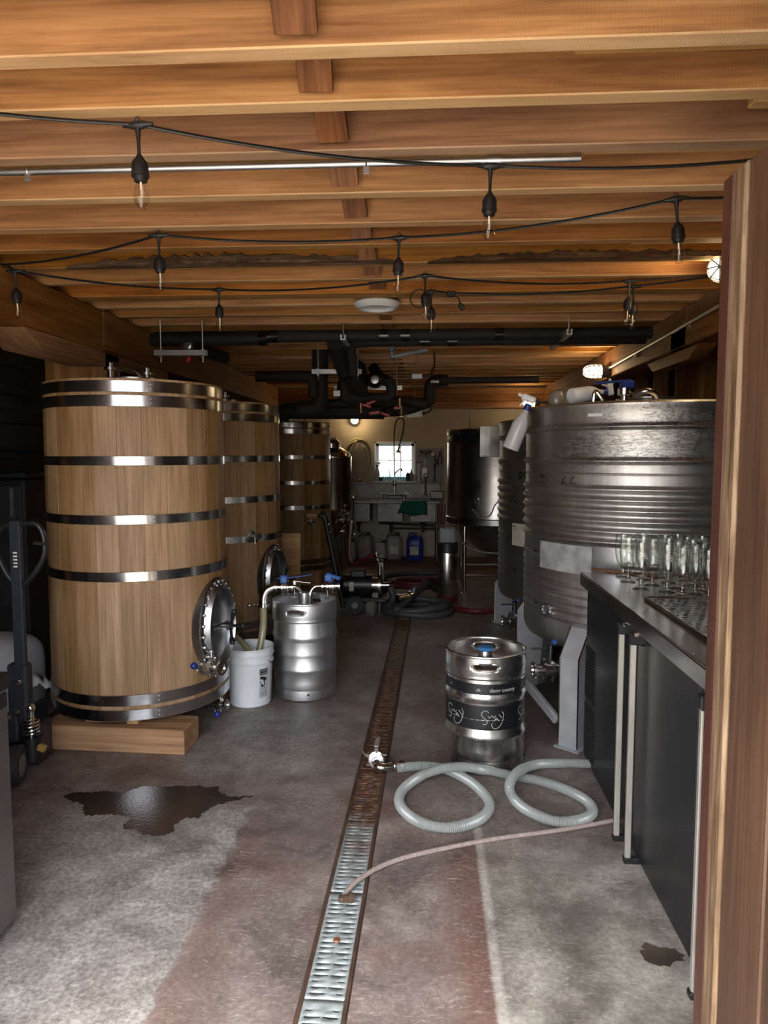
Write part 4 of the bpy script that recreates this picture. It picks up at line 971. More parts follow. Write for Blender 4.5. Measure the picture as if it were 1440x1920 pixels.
m_ = M(); m_.box((.004, 3.545 - CY0, .455), (.02, .232, .885), None, .004); gp = part('vent_panel', m_, BLACKM, co)
lm = M(); lm.box((0, 0, 0), (.012, .19, .007), RY(R(-25)), 0)
lm = lm.mesh('louvre', BLACK)
for z0 in (.05, .345):
    for k in range(21): link('louvre', lm, gp, (-.008, 3.545 - CY0, z0 + k * .0128))
# stainless worktop with its own edge
ct = thing('worktop', 'stainless steel worktop lying on the black bar cooler', 'worktop', (.79, CY0, .908))
CT = CY1 - CY0
m_ = M(); m_.box((.345, CT / 2, .035), (.69, CT, .066), None, .005); part('top', m_, S_COUNTER, ct)
m_ = M(); m_.box((.012, CT / 2, .070), (.022, CT - .004, .006), None, .002); part('raised_edge', m_, S_COUNTER, ct)
TOPZ = .908 + .069
# drip tray set in the worktop
tr = thing('drip_tray', 'perforated steel drip tray on the worktop in front of the glasses', 'drip tray', (.905, 1.60, TOPZ))
TW, TL = .36, 1.38
m_ = M()
for (x, y, dx, dy) in ((.006, TL / 2, .012, TL), (TW - .006, TL / 2, .012, TL), (TW / 2, .006, TW, .012), (TW / 2, TL - .006, TW, .012)): m_.box((x, y, .008), (dx, dy, .016), None, .003)
part('tray_rim', m_, S_COUNTER, tr)
m_ = M(); m_.box((TW / 2, TL / 2, .002), (TW - .02, TL - .02, .003)); part('tray_floor', m_, S_DARK, tr)
nx, ny = 22, 84; vs = []; fs = []
xs = [.012 + (TW - .024) * i / nx for i in range(nx + 1)]; ys = [.012 + (TL - .024) * j / ny for j in range(ny + 1)]
for y in ys: vs += [(x, y, .011) for x in xs]
for j in range(ny):
    for i in range(nx):
        if (i + (j // 2) * 1) % 2 == 1 and j % 2 == 1: continue
        q = j * (nx + 1) + i; fs.append((q, q + 1, q + nx + 2, q + nx + 1))
part('perforated_plate', M().add(vs, fs), S_COUNTER, tr, ang=0)
# beer glasses
BEERG = thin_glass('beer_glass', (.97, .98, .97), 1.0)
gme = M(); gme.lathe([(.006, .050), (.020, .056), (.030, .075), (.038, .105), (.0415, .14), (.041, .175), (.037, .212), (.0355, .213), (.0395, .175), (.0398, .14), (.0365, .106), (.0285, .078), (.018, .060), (.006, .054)], 28); gme = gme.mesh('bowl', BEERG, 50)
STEMG = thin_glass('solid_glass', (.93, .95, .94), 1.0, .16)
fme = M(); fme.lathe([(0, .0), (.034, .0), (.0365, .003), (.031, .008), (.014, .014), (.0085, .024), (.0095, .034), (.012, .040), (.0085, .045), (.012, .050), (.022, .056), (.020, .060), (0, .053)], 24); fme = fme.mesh('stem', STEMG, 50)
rme = M(); rme.ring_tube([(.0363 * math.cos(q * math.pi / 16), .0363 * math.sin(q * math.pi / 16), .213) for q in range(32)], .0011, 6, closed=True); rme = rme.mesh('rim', STEMG)
pm_ = M(); 
for z, a0, a1 in ((.165, -118, -62), (.155, -110, -70), (.145, -105, -75)): 
    strokes(pm_, [[(x * .1, .3 * math.sin(x * 2.1)) for x in range(0, 14)]], .0413, R(a0), z, .012, .0012, .0006)
pm_ = pm_.mesh('print', WINK)
gpos = [(.972, 3.538), (.958, 3.40), (.966, 3.225), (1.085, 3.60), (1.05, 3.47), (1.045, 3.32), (1.06, 3.16), (1.09, 3.06), (1.17, 3.53), (1.145, 3.40), (1.135, 3.25), (1.165, 3.12), (1.25, 3.585), (1.25, 3.455), (1.23, 3.33), (1.225, 3.19), (1.26, 3.06), (1.34, 3.51), (1.335, 3.37), (1.32, 3.24), (1.335, 3.11), (1.41, 3.44), (1.41, 3.29), (1.42, 3.16), (1.17, 2.985)]
ORD = ['first', 'second', 'third', 'fourth', 'fifth', 'sixth']
cols = {}
for x, y in gpos:
    k = min(range(6), key=lambda q: abs((.965, 1.065, 1.155, 1.245, 1.335, 1.415)[q] - x)); cols.setdefault(k, []).append((x, y))
for k in sorted(cols):
    for q, (x, y) in enumerate(sorted(cols[k], key=lambda p: -p[1])):
        lab = 'stemmed beer glass, %s from the far end, %s' % (ORD[q], 'row at the worktop edge' if k == 0 else '%s row from the worktop edge' % ORD[k])
        g = thing('beer_glass', lab, 'glass', (x, y, TOPZ - .001), random.uniform(-.5, .5), 'stemmed beer glasses on the worktop')
        b_ = link('bowl', gme, g); link('stem', fme, g); link('rim', rme, b_); link('print', pm_, b_)
# long wooden stick lying on the worktop
m_ = M(); m_.box((0, 0, .007), (.016, .34, .014), None, .003); single('wooden_stick', m_, W_BRACE, 'short brown wooden stick lying on the worktop behind the glasses', 'stick', (1.0, 3.63, TOPZ), (0, 0, R(55)))
cr = thing('crate', 'black plastic crate on the far back corner of the worktop', 'crate', (1.34, 2.79, TOPZ))
m_ = M()
for (x, y, dx, dy) in ((-.0, -.14, .26, .012), (0, .14, .26, .012), (-.124, 0, .012, .28), (.124, 0, .012, .28)): m_.box((x, y, .17), (dx, dy, .34 if False else .30), None, .003)
part('side_walls', m_, BLACK, cr)
m_ = M(); m_.box((0, 0, .327), (.27, .31, .014), None, .004); part('rim', m_, GREYP, cr)

# ------------------------------------------------------------------ stainless cabinet cut by the left edge
sc = thing('steel_cabinet', 'stainless steel cooler with a black top edge at the far left edge', 'cooler', (-1.365, 2.19, 0))
m_ = M(); m_.box((-.33, -.37, .40), (.66, .74, .74), None, .006); part('cabinet', m_, S_CAB, sc)
m_ = M(); m_.box((-.33, -.37, .015), (.60, .68, .03), None, .002); part('plinth', m_, BLACK, sc)
m_ = M(); m_.box((-.33, -.37, .845), (.68, .76, .055), None, .008); part('top', m_, BLACK, sc)
m_ = M(); m_.box((.006, -.37, .79), (.012, .70, .05), None, .004); part('door_rail', m_, BLACK, sc)
m_ = M(); m_.box((.012, -.20, .83), (.014, .16, .022), None, .003); part('latch', m_, S_POLISH, sc)

# ------------------------------------------------------------------ pallet jack
pj = thing('pallet_jack', 'dark blue pallet jack with a tall looped handle, left of the nearest vat', 'pallet jack', (-2.0, 3.33, 0))
JB = plain('dark_blue_paint', (.022, .026, .036), .45, .1)
m_ = M(); m_.box((0, 0, .84), (.055, .035, .84), None, .006); part('drawbar', m_, JB, pj)
m_ = M(); m_.box((-.012, .005, .40), (.10, .07, .30), None, .012); m_.box((-.03, .0, .24), (.05, .10, .16), None, .008); part('drawbar_foot', m_, JB, pj)
m_ = M(); lp = spline([(.0, 0, .93), (-.055, 0, 1.0), (-.095, 0, 1.09), (-.10, 0, 1.15), (-.085, 0, 1.205), (-.05, 0, 1.232), (0, 0, 1.238), (.09, 0, 1.245), (.125, 0, 1.222), (.142, 0, 1.17), (.138, 0, 1.09), (.085, 0, 1.0), (.015, 0, .93)], 6); m_.ring_tube(lp, .0135, 10); part('handle_loop', m_, BLACK, pj)
m_ = M(); m_.box((.05, -.012, 1.155), (.07, .014, .016), RY(R(4)), .003); part('release_trigger', m_, BLACK, pj)
m_ = M()
for k in range(5): m_.box((.004, -.019, 1.035 + k * .017), (.020, .001, .008))
part('pictogram', m_, WINK, pj)
m_ = M(); m_.cyl((.05, -.02, .07), (.05, -.02, .19), .055, 20); m_.box((.0, .04, .14), (.18, .14, .20), None, .012); part('pump_block', m_, BLACKM, pj)
m_ = M(); P = []
for i in range(70):
    a_ = i / 70 * 5 * 2 * math.pi; P.append((.05 + .036 * math.cos(a_), -.02 + .036 * math.sin(a_), .195 + .085 * i / 70))
m_.ring_tube(P, .0055, 7); part('spring', m_, S_POLISH, pj)
m_ = M(); m_.cyl((.05, -.02, .19), (.05, -.02, .32), .017, 12); m_.sphere((.05, -.02, .33), .024, 12); part('piston', m_, S_POLISH, pj)
for (x, y, z) in ((-.05, -.045, .285), (-.005, -.045, .315), (.0, -.03, .46)):
    m_ = M(); m_.lathe([(0, 0), (.018, 0), (.018, .008), (.01, .012), (0, .012)], 12, frame((x, y, z), (0, -1, 0))); part('pin', m_, S_POLISH, pj)
for sx in (-1, 1):
    wv = M(); wv.lathe([(.03, -.028), (.085, -.028), (.095, -.02), (.095, .02), (.085, .028), (.03, .028)], 28, frame((sx * .045 + .0, -.15, .095), (1, .25, 0))); wo = part('wheel', wv, RUBBER, pj)
    hb = M(); hb.lathe([(0, -.03), (.05, -.03), (.06, -.02), (.06, .02), (.05, .03), (0, .03)], 20, frame((sx * .045, -.15, .095), (1, .25, 0))); part('hub', hb, GREYP, wo)
m_ = M(); m_.box((0, -.10, .13), (.12, .16, .03), RX(R(10)), .004); part('axle_plate', m_, BLACKM, pj)
m_ = M(); m_.box((.07, -.07, .185), (.04, .03, .03), RY(R(20)), .004); part('tag', m_, plain('yellow_tag', (.45, .30, .08), .6), pj, label='small yellow tag')
for sy in (.0, .30):
    m_ = M(); m_.box((-.52, sy, .07), (.80, .16, .05), None, .01); part('fork', m_, JB, pj)
m_ = M(); m_.box((-.10, .16, .14), (.05, .44, .2), None, .008); part('fork_frame', m_, JB, pj)

# ------------------------------------------------------------------ white sack and dark machine by the left wall
def lumpy(name, mat_, label, cat, loc, dims, seed, am=.18):
    rnd = random.Random(seed); bm = bmesh.new(); bmesh.ops.create_icosphere(bm, subdivisions=4, radius=1.0); ph = [(rnd.uniform(1, 4), rnd.uniform(1, 4), rnd.uniform(1, 4), rnd.uniform(0, 6)) for _ in range(10)]
    for v in bm.verts:
        p = v.co.copy(); e = sum(math.sin(a_ * p.x + b_ * p.y + c * p.z + d) for a_, b_, c, d in ph) / 10; q = Vector([math.copysign(abs(t) ** .6, t) for t in p]) * (1 + am * e); v.co = Vector((q.x * dims[0], q.y * dims[1], max(q.z, -.95) * dims[2] + dims[2] * .95))
    m_ = M(); m_.add([v.co for v in bm.verts], [[l.index for l in f.verts] for f in bm.faces]); bm.free(); return single(name, m_, mat_, label, cat, loc)
lumpy('sack', plain('white_sackcloth', (.36, .36, .38), .8, 0, .3, 20), 'big white sack slumped on the floor behind the pallet jack', 'sack', (-2.60, 4.05, .0), (.27, .22, .25), 3)
fl_ = M(); k = 12; fl_.add([(-.10 + .2 * i / k, .03 * math.sin(i), .10 - .07 * i / k + .012 * math.sin(2.2 * i)) for i in range(k + 1)] + [(-.08 + .2 * i / k, -.10 + .03 * math.sin(i + 1), .05 - .04 * i / k + .012 * math.sin(2 * i)) for i in range(k + 1)], [(i, i + 1, i + k + 2, i + k + 1) for i in range(k)])
o = single('cloth', fl_, plain('white_cloth', (.55, .56, .58), .8), 'white cloth with dark stripes trailing off the sack by the pallet jack', 'cloth', (-2.30, 3.96, .22), (0, 0, .4)); sd = o.modifiers.new('thickness', 'SOLIDIFY'); sd.thickness = .006
dm = thing('dark_cabinet', 'tall black cabinet in the dark corner left of the nearest vat', 'cabinet', (-2.75, 4.62, 0))
m_ = M(); m_.box((0, 0, .72), (.34, .42, 1.40), None, .01); part('body', m_, BLACKM, dm)
m_ = M(); m_.box((0, 0, 1.445), (.37, .45, .03), None, .004); part('top', m_, BLACKM, dm)
m_ = M(); m_.box((.0, -.215, 1.25), (.30, .02, .26), None, .004); d_ = part('door', m_, BLACK, dm)
m_ = M(); m_.box((.09, -.235, 1.27), (.008, .018, .19), None, .002); m_.box((-.03, -.235, 1.27), (.006, .018, .17), None, .002); part('handle', m_, S_POLISH, d_)
m_ = M()
for z in (.1, .6): m_.box((.0, -.215, z + .2), (.30, .02, .42), None, .004)
part('drawer_front', m_, BLACK, dm)
hs = hose('thin_cord', [(-2.2, 4.3, .03), (-2.25, 4.05, .02), (-2.30, 3.75, .012), (-2.28, 3.6, .012), (-2.45, 3.5, .012)], .006, BLACK, 'thin dark cord on the floor between the white sack and the nearest vat', 'cord')
# ------------------------------------------------------------------ caged lamps
LAMPG = emit('lit_lamp_glass', (1.0, .72, .38), 60.0)
def cage_lamp(loc, axis, label, on_=True):
    t = thing('caged_lamp', label, 'lamp', loc, 0, 'caged lamps')
    fr = frame((0, 0, 0), axis)
    m_ = M(); m_.lathe([(0, 0), (.058, 0), (.058, .045), (.064, .05), (.064, .072), (.05, .078), (0, .078)], 24, fr); part('base', m_, GREYP, t)
    m_ = M(); m_.lathe([(.044, .078), (.050, .10), (.051, .16), (.044, .20), (.026, .225), (0, .232)], 24, fr); part('globe', m_, LAMPG, t, label='lit frosted globe')
    m_ = M()
    for k in range(4):
        q = math.pi / 4 * k; u = Vector((math.cos(q), math.sin(q), 0))
        m_.ring_tube([fr @ p for p in spline([u * .062 + Vector((0, 0, .075)), u * .062 + Vector((0, 0, .16)), u * .054 + Vector((0, 0, .205)), u * .03 + Vector((0, 0, .238)), Vector((0, 0, .245)), u * -.03 + Vector((0, 0, .238)), u * -.054 + Vector((0, 0, .205)), u * -.062 + Vector((0, 0, .16)), u * -.062 + Vector((0, 0, .075))], 4)], .0045, 6)
    for z, r in ((.105, .062), (.15, .062), (.195, .057)): m_.ring_tube([fr @ Vector((r * math.cos(i * math.pi / 12), r * math.sin(i * math.pi / 12), z)) for i in range(24)], .0045, 6, closed=True)
    part('cage', m_, GREYP, t); return t
cage_lamp((1.735, 7.0, 2.372), (-1, 0, 0), 'lit caged lamp sticking out from the right beam above the ribbed tanks')
lb_ = cage_lamp((1.60, 10.30, 2.32), (-1, 0, 0), 'lit caged lamp far back, just left of the milky spray bottle')
cage_lamp(at(1352, 509, 4.02), (-.38, -.9, -.12), 'lit round caged lamp half hidden behind the top of the open door')
cage_lamp((-1.11, 10.945, 2.105), (.12, -1, -.05), 'lit caged lamp on the back wall, above and left of the window')
m_ = M(); m_.cyl((0, 0, 0), (.15, 0, 0), .02, 10); part('mounting_arm', m_, GREYP, lb_)

# ------------------------------------------------------------------ string lights
FIL = emit('bulb_filament', (1.0, .7, .4), .35)
BULBG = thin_glass('bulb_glass', (.93, .92, .90), .9)
CORD = plain('black_cord', (.014, .013, .013), .5)
sk = M(); sk.lathe([(0, -.085), (.007, -.086), (.010, -.092), (.022, -.108), (.0245, -.115), (.0245, -.140), (.026, -.141), (.026, -.150), (.021, -.151), (.0195, -.163), (0, -.163)], 18)
sk.cyl((0, 0, -.005), (0, 0, -.09), .0055, 8); sk.ring_tube([(-.046, 0, 0), (-.03, 0, 0), (-.012, 0, -.001), (.012, 0, -.001), (.03, 0, 0), (.046, 0, 0)], [.0055, .0075, .0125, .0125, .0075, .0055], 10); sk.ring_tube([(0, 0, 0), (0, 0, -.018), (0, 0, -.042)], [.011, .0085, .006], 10)
sk.ring_tube([Vector((.008 * math.cos(i * .63), 0, .012 + .010 * math.sin(i * .63))) for i in range(10)], .002, 6, closed=True)
skm = sk.mesh('socket', CORD)
bl = M(); bl.lathe([(.0125, -.160), (.0135, -.170), (.020, -.190), (.0225, -.208), (.020, -.228), (.012, -.241), (0, -.245)], 20); blm = bl.mesh('bulb', BULBG)
fi = M(); fi.cyl((0, 0, -.165), (0, 0, -.185), .003, 6); fi.ring_tube([Vector((.0035 * math.cos(i * 1.3), .0035 * math.sin(i * 1.3), -.185 - i * .0016)) for i in range(16)], .0011, 5); fim = fi.mesh('filament', FIL)
def string_light(label, path, bulbs, ends=()):
    t = thing('string_light', label, 'string light', (0, 0, 0)); 
    for q in (0,):
        m_ = M(); pts = []
        for a_, b_ in zip(path, path[1:]):
            L = (b_ - a_).length
            for i in range(14):
                u = i / 14; p = a_.lerp(b_, u); p.z -= 4 * u * (1 - u) * min(.05, .022 * L * L); pts.append(p)
        pts.append(path[-1]); m_.ring_tube(pts, .0042, 6)
        m_.ring_tube([p + Vector((0, .005, .005)) for p in pts], .0042, 6)
        part('wire', m_, CORD, t, kind='stuff')
    for p, tilt in bulbs:
        o = link('socket', skm, t, p, (tilt[0], tilt[1], random.uniform(-.2, .2))); b_ = link('bulb', blm, o); f_ = link('filament', fim, t, p, o.rotation_euler)
    return t
def hang(x, y, z=2.555): return on(x, y, z)
A0, A1, A2, A3 = hang(-60, 208, 2.565), hang(258, 234), hang(920, 311, 2.55), hang(1460, 296, 2.565)
string_light('nearest black string of bulbs, sagging across the ceiling from the left edge', [A0, A1, A2, A3], [(A1, (0, -.03)), (A2, (0, .02))])
HK = on(12, 497, 2.555); HK.x = min(HK.x, -2.2)
B1, B2, B3, B4 = hang(297, 441), hang(748, 446), hang(1268, 373), hang(1440, 368, 2.565)
string_light('middle black string of bulbs, from the left beam to the top right behind the door', [HK, B1, B2, B3, B4], [(B1, (0, -.02)), (B2, (0, .02)), (B3, (0, -.08))])
C0 = HK + Vector((.02, .03, 0)); C1, C2, C3, C4 = hang(410, 543), hang(797, 517), hang(1180, 527), on(1345, 514, 2.57)
H1 = on(28, 508, 2.53)
string_light('third black string of bulbs, from the left beam past the white ceiling vent', [C0, H1, C1, C2, C3, C4], [(H1, (0, -.03)), (C1, (0, -.02)), (C2, (0, -.02)), (C3, (0, .03))])
D1, D2 = hang(1189, 537), hang(808, 547)
sd_ = string_light('rear black string of bulbs, ending in a hanging plug to the right of the vent', [C4 + Vector((.01, .05, 0)), D1, D2, D2 + Vector((.11, -.02, -.015))], [(D1, (0, .02)), (D2, (0, -.02))])
m_ = M(); pe = D2 + Vector((.12, -.02, -.02)); m_.box((0, 0, 0), (.05, .03, .034), Matrix.Translation(pe), .006); m_.ring_tube(spline([pe, pe + Vector((.04, 0, -.02)), pe + Vector((.055, 0, -.06))], 4), .004, 6); m_.loft([oval(.012, .004, 0, 10), oval(.018, .018, .02, 10), oval(.012, .012, .05, 10)], frame(pe + Vector((.05, 0, -.05)), (.5, 0, -1))); part('plug', m_, CORD, sd_)
m_ = M(); m_.ring_tube([D2 + Vector((-.065 + .06 * math.cos(i / 16 * 2 * math.pi), 0.0, -.04 + .055 * math.sin(i / 16 * 2 * math.pi))) for i in range(16)], .004, 6, closed=True); part('cord_loop', m_, CORD, sd_)

# ------------------------------------------------------------------ ceiling conduit, vent
cdt = thing('conduit', 'galvanised conduit pipe strapped under the ceiling joists near the front', 'conduit', (0, 2.50, ZC - .012))
m_ = M(); m_.cyl((-2.2, 0, 0), (.51, 0, 0), .0115, 12); part('pipe', m_, S_PIPE, cdt)
for x in (-.21, -1.4):
    m_ = M(); m_.ring_tube([(x, .0, .012 * 0) + Vector((0, 0, 0)) if False else Vector((x, .0135 * math.cos(a_), .0135 * math.sin(a_))) for a_ in [i * math.pi / 8 for i in range(16)]], .003, 6, closed=True); m_.box((x, -.006, -.022), (.022, .004, .028), None, .001); part('strap', m_, S_PIPE, cdt)
m_ = M(); m_.cyl((.20, 0, 0), (.245, 0, 0), .0145, 12); part('coupling', m_, S_PIPE, cdt)
cv = thing('ceiling_vent', 'round white ceiling vent in the middle of the wooden ceiling', 'vent', (-.332, 4.77, ZC - .002))
m_ = M(); m_.lathe([(.095, .0), (.150, .0), (.155, -.008), (.152, -.016), (.122, -.042), (.110, -.040), (.099, -.008), (.095, 0)], 48); part('rim', m_, WHITE, cv)
for r, z in ((.080, -.018), (.055, -.014)):
    m_ = M(); m_.lathe([(r, z), (r + .012, z - .004), (r + .012, z - .008), (r, z - .005), (r, z)], 40); part('louvre_ring', m_, WHITE, cv)
m_ = M(); m_.lathe([(0, -.014), (.03, -.016), (.034, -.022), (0, -.024)], 24); m_.box((0, 0, -.012), (.19, .012, .006)); m_.box((0, 0, -.012), (.012, .19, .006)); part('centre_cone', m_, WHITE, cv)
m_ = M(); m_.lathe([(0, -.001), (.095, -.001), (.095, -.0035), (0, -.0035)], 32); part('duct_opening', m_, BLACK, cv)
rc = thing('conduit', 'grey conduit clipped along the side of the right ceiling beam', 'conduit', (1.728, 0, 0))
m_ = M(); m_.cyl((0, 3.9, 2.475), (0, 6.93, 2.395), .014, 12); part('pipe', m_, S_PIPE, rc)
for y, z in ((4.9, 2.449), (6.1, 2.417)):
    m_ = M(); m_.box((.002, y, z - .012), (.02, .03, .05), None, .003); part('strap', m_, S_PIPE, rc)

# ------------------------------------------------------------------ insulated pipes and their hangers
def pipe(parent, pts, r, mat_=FOAM, name='pipe', n=6):
    m_ = M(); m_.ring_tube(spline(pts, n) if len(pts) > 2 else [Vector(p) for p in pts], r, 16); return part(name, m_, mat_, parent)
def bent(pts, rb=.07):
    """corner points -> path with rounded elbows"""
    P = [Vector(p) for p in pts]; out = [P[0]]
    for a_, b_, c in zip(P, P[1:], P[2:]):
        d1 = (a_ - b_).normalized(); d2 = (c - b_).normalized(); r_ = min(rb, (a_ - b_).length * .49, (c - b_).length * .49)
        s_, e_ = b_ + d1 * r_, b_ + d2 * r_
        for k in range(7): t = k / 6; out.append(s_.lerp(b_, t).lerp(b_.lerp(e_, t), t))
    out.append(P[-1]); return out
def bpipe(parent, pts, r, mat_=FOAM, name='pipe', rb=.08):
    m_ = M(); m_.ring_tube(bent(pts, rb), r, 16); return part(name, m_, mat_, parent)
TAPE = plain('black_tape', (.012, .012, .014), .22)
p1 = thing('insulated_pipe', 'black foam insulated pipe running across under the ceiling, front one of the pair', 'pipe', (0, 0, 0))
z1 = 2.502
bpipe(p1, [(-2.15, 5.60, z1 - .0), (1.70, 5.60, z1)], .046); 
bpipe(p1, [(-2.15, 5.52, z1 - .03), (-1.255, 5.52, z1 - .03)], .050, name='short_pipe')
for x, dz in ((-1.27, -.03), (-1.2, 0), (-.335, 0), (-.17, 0), (.55, 0)):
    m_ = M(); m_.cyl((x - .035, 5.6 if dz == 0 else 5.52, z1 + dz), (x + .035, 5.6 if dz == 0 else 5.52, z1 + dz), .048 if dz == 0 else .052, 16); part('tape_wrap', m_, TAPE, p1)
p2 = thing('insulated_pipe', 'black foam insulated pipe running across under the ceiling, rear one of the pair', 'pipe', (0, 0, 0))
bpipe(p2, [(-.62, 5.98, 2.25), (-.62, 5.82, 2.47), (-.5, 5.74, 2.478), (1.70, 5.74, 2.478)], .040, rb=.12)
for x in (-.02, .2):
    m_ = M(); m_.cyl((x - .04, 5.74, 2.478), (x + .04, 5.74, 2.478), .042, 16); part('tape_wrap', m_, TAPE, p2)
p3 = thing('insulated_pipe', 'thick black insulated elbow pipe dropping from the ceiling above the pipe cluster', 'pipe', (0, 0, 0))
bpipe(p3, [(-.73, 5.72, 2.47), (-.735, 5.85, 2.42), (-.70, 6.25, 2.27), (-.64, 6.9, 2.20)], .072, rb=.1)
m_ = M(); m_.cyl((-.705, 6.15, 2.305), (-.70, 6.22, 2.28), .076, 18); part('tape_wrap', m_, TAPE, p3)
def strut(label, a_, b_, ztop=ZC):
    t = thing('strut_hanger', label, 'pipe hanger', a_); d = b_ - a_; L = d.length
    fr = frame((0, 0, 0), d, (0, 0, 1))
    m_ = M(); 
    m_.prism([(-.020, -.020), (.020, -.020), (.020, -.010), (-.012, -.010), (-.012, .010), (.020, .010), (.020, .020), (-.020, .020)], 0, L, fr); part('channel', m_, S_ALU, t)
    for u in (.12, .92):
        p = d * u; m_ = M(); m_.cyl(p + Vector((0, 0, -.07)), p + Vector((0, 0, ztop - a_.z)), .006, 8); m_.lathe([(0, 0), (.013, 0), (.013, .010), (0, .010)], 6, Matrix.Translation(p + Vector((0, 0, -.034)))); m_.lathe([(0, 0), (.018, 0), (.018, .004), (0, .004)], 12, Matrix.Translation(p + Vector((0, 0, .022)))); part('threaded_rod', m_, S_PIPE, t)
    return t
strut('grey channel hanger on two rods above the nearest oak vat', at(290, 662, 5.3), at(388, 662, 5.3))
strut('pale grey channel hanger on two rods at the left of the pipe cluster', at(585, 697, 6.4), at(678, 697, 6.4))
strut('grey channel hanger on two rods behind the valves of the pipe cluster', at(627, 727, 7.4), at(754, 727, 7.4))
for lab, a_, b_ in (('short channel pointing to the camera under the ceiling, left of the gas spring', at(643, 632, 5.45), at(668, 662, 6.4)), ('short channel pointing to the camera under the ceiling at the right', at(1068, 622, 5.3), at(1035, 652, 6.3))):
    t = thing('strut_channel', lab, 'channel', a_); d = b_ - a_; fr = frame((0, 0, 0), d, (0, 0, 1)); m_ = M()
    m_.prism([(-.020, -.020), (.020, -.020), (.020, -.010), (-.012, -.010), (-.012, .010), (.020, .010), (.020, .020), (-.020, .020)], 0, d.length, fr); part('channel', m_, S_ALU, t)
    m_ = M(); m_.cyl((0, .03, .0), (0, .03, max(.02, ZC - a_.z)), .006, 8); m_.cyl(d * .9, d * .9 + Vector((0, 0, ZC - b_.z)), .006, 8); part('rod', m_, S_PIPE, t)
# pipe end with gauge above strut
t = thing('pipe_end', 'capped black pipe end with a grey fitting on the hanger above the nearest vat', 'pipe', at(352, 648, 5.28))
m_ = M(); m_.cyl((0, .0, 0), (.02, .9, .03), .05, 16); part('pipe', m_, FOAM, t)
m_ = M(); m_.lathe([(0, 0), (.034, 0), (.034, .02), (.02, .024), (.02, .03), (0, .03)], 18, frame((0, 0, 0), (0, -1, 0))); part('cap', m_, S_DARK, t)
m_ = M(); m_.box((.04, .0, -.095), (.03, .02, .05), RY(R(20)), .006); part('lever', m_, REDP, t)
gs = thing('pipe_bracket', 'black handle shaped bar on a blue bracket hanging under the pipes', 'bracket', at(735, 660, 6.0))
m_ = M(); m_.cyl((-.0, 0, -.04), (.30, -.02, .015), .020, 14); part('bar', m_, GREYP, gs)
m_ = M(); m_.box((0, 0, .04), (.045, .05, .08), None, .008); m_.box((0, 0, -.03), (.03, .04, .06), None, .006); m_.cyl((0, 0, .07), (0, 0, ZC - gs.location.z), .012, 10); part('bracket', m_, plain('blue_grey_metal', (.10, .13, .18), .45, .4), gs)
# the valve cluster
mf = thing('pipe_manifold', 'cluster of black insulated pipes with red handled valves under the ceiling at the middle', 'pipework', (0, 0, 0))
Y = 7.3
def a3(x, y, Y=Y): return at(x, y, Y)
bpipe(mf, [at(600, 640, 7.0) , at(600, 700, 7.0), at(600, 766, 7.0), at(560, 768, 7.0)], .080)
bpipe(mf, [at(480, 706, 6.9), at(560, 706, 6.9), at(588, 706, 6.9), at(588, 745, 6.9)], .052)
bpipe(mf, [a3(682, 704), a3(655, 705), a3(645, 718), a3(644, 746), a3(666, 746), a3(690, 747)], .070, rb=.1)
bpipe(mf, [a3(690, 747), a3(735, 746), a3(733, 716), a3(715, 712), a3(700, 690, 7.5)], .055, rb=.09)
bpipe(mf, [a3(527, 790, 7.6), a3(530, 770, 7.6), a3(600, 771, 7.6), a3(720, 771, 7.6)], .085, rb=.1)
bpipe(mf, [a3(720, 771, 7.6), a3(760, 769, 7.7), a3(793, 757, 7.7), a3(806, 752, 7.7), a3(806, 714, 7.7), a3(840, 713, 7.7)], .062, rb=.10)
bpipe(mf, [a3(840, 713, 7.7), a3(1010, 712, 7.7)], .035)
bpipe(mf, [a3(600, 758, 7.5), a3(760, 752, 7.5), a3(800, 758, 7.5)], .05)
bpipe(mf, [at(672, 690, 6.9), at(676, 705, 7.1), at(676, 725, 7.2)], .075)
m_ = M()
for i in range(3): m_.lathe([(.03, 0), (.052, .004), (.052, .022), (.03, .026)], 18, frame(a3(690 + i * 4, 747), (1, 0, 0)))
part('brass_union', m_, plain('union_metal', (.32, .28, .20), .4, .7), mf)
m_ = M(); m_.sphere(a3(703, 712, 7.0), .085, 18); part('pump_head', m_, BLACKM, mf)
m_ = M(); m_.lathe([(0, 0), (.05, 0), (.04, .03), (0, .035)], 16, frame(a3(703, 712, 6.92), (0, -1, 0))); part('pump_cap', m_, S_DARK, mf)
for (x, y, a_, w_) in ((695, 755, 20, .10), (684, 760, -15, .13), (747, 764, 10, .10), (702, 774, 8, .11), (722, 777, -20, .09)):
    m_ = M(); m_.box((0, 0, 0), (w_, .03, .028), Matrix.Translation(a3(x, y, 7.15)) @ RY(R(-a_)), .006); part('valve_handle', m_, REDP, mf)
for (x, y) in ((672, 729), (676, 765), (752, 771), (749, 756)):
    m_ = M(); p = a3(x, y, 7.1); m_.cyl(p + Vector((0, 0, -.05)), p + Vector((0, 0, .05)), .016, 10); m_.cyl(p + Vector((-.04, 0, 0)), p + Vector((.05, 0, -.03)), .012, 8); part('drain_cock', m_, S_POLISH, mf)
m_ = M(); m_.box(a3(632, 738, 7.1), (.07, .05, .06), None, .004); part('sensor_box', m_, S_ALU, mf)
m_ = M(); p = a3(815, 716, 7.3)
for q in (-.02, .03): m_.cyl(p + Vector((q, 0, .03)), p + Vector((q, 0, -.07)), .006, 8)
m_.box(p, (.09, .03, .03), None, .004); part('pipe_clip', m_, S_POLISH, mf)
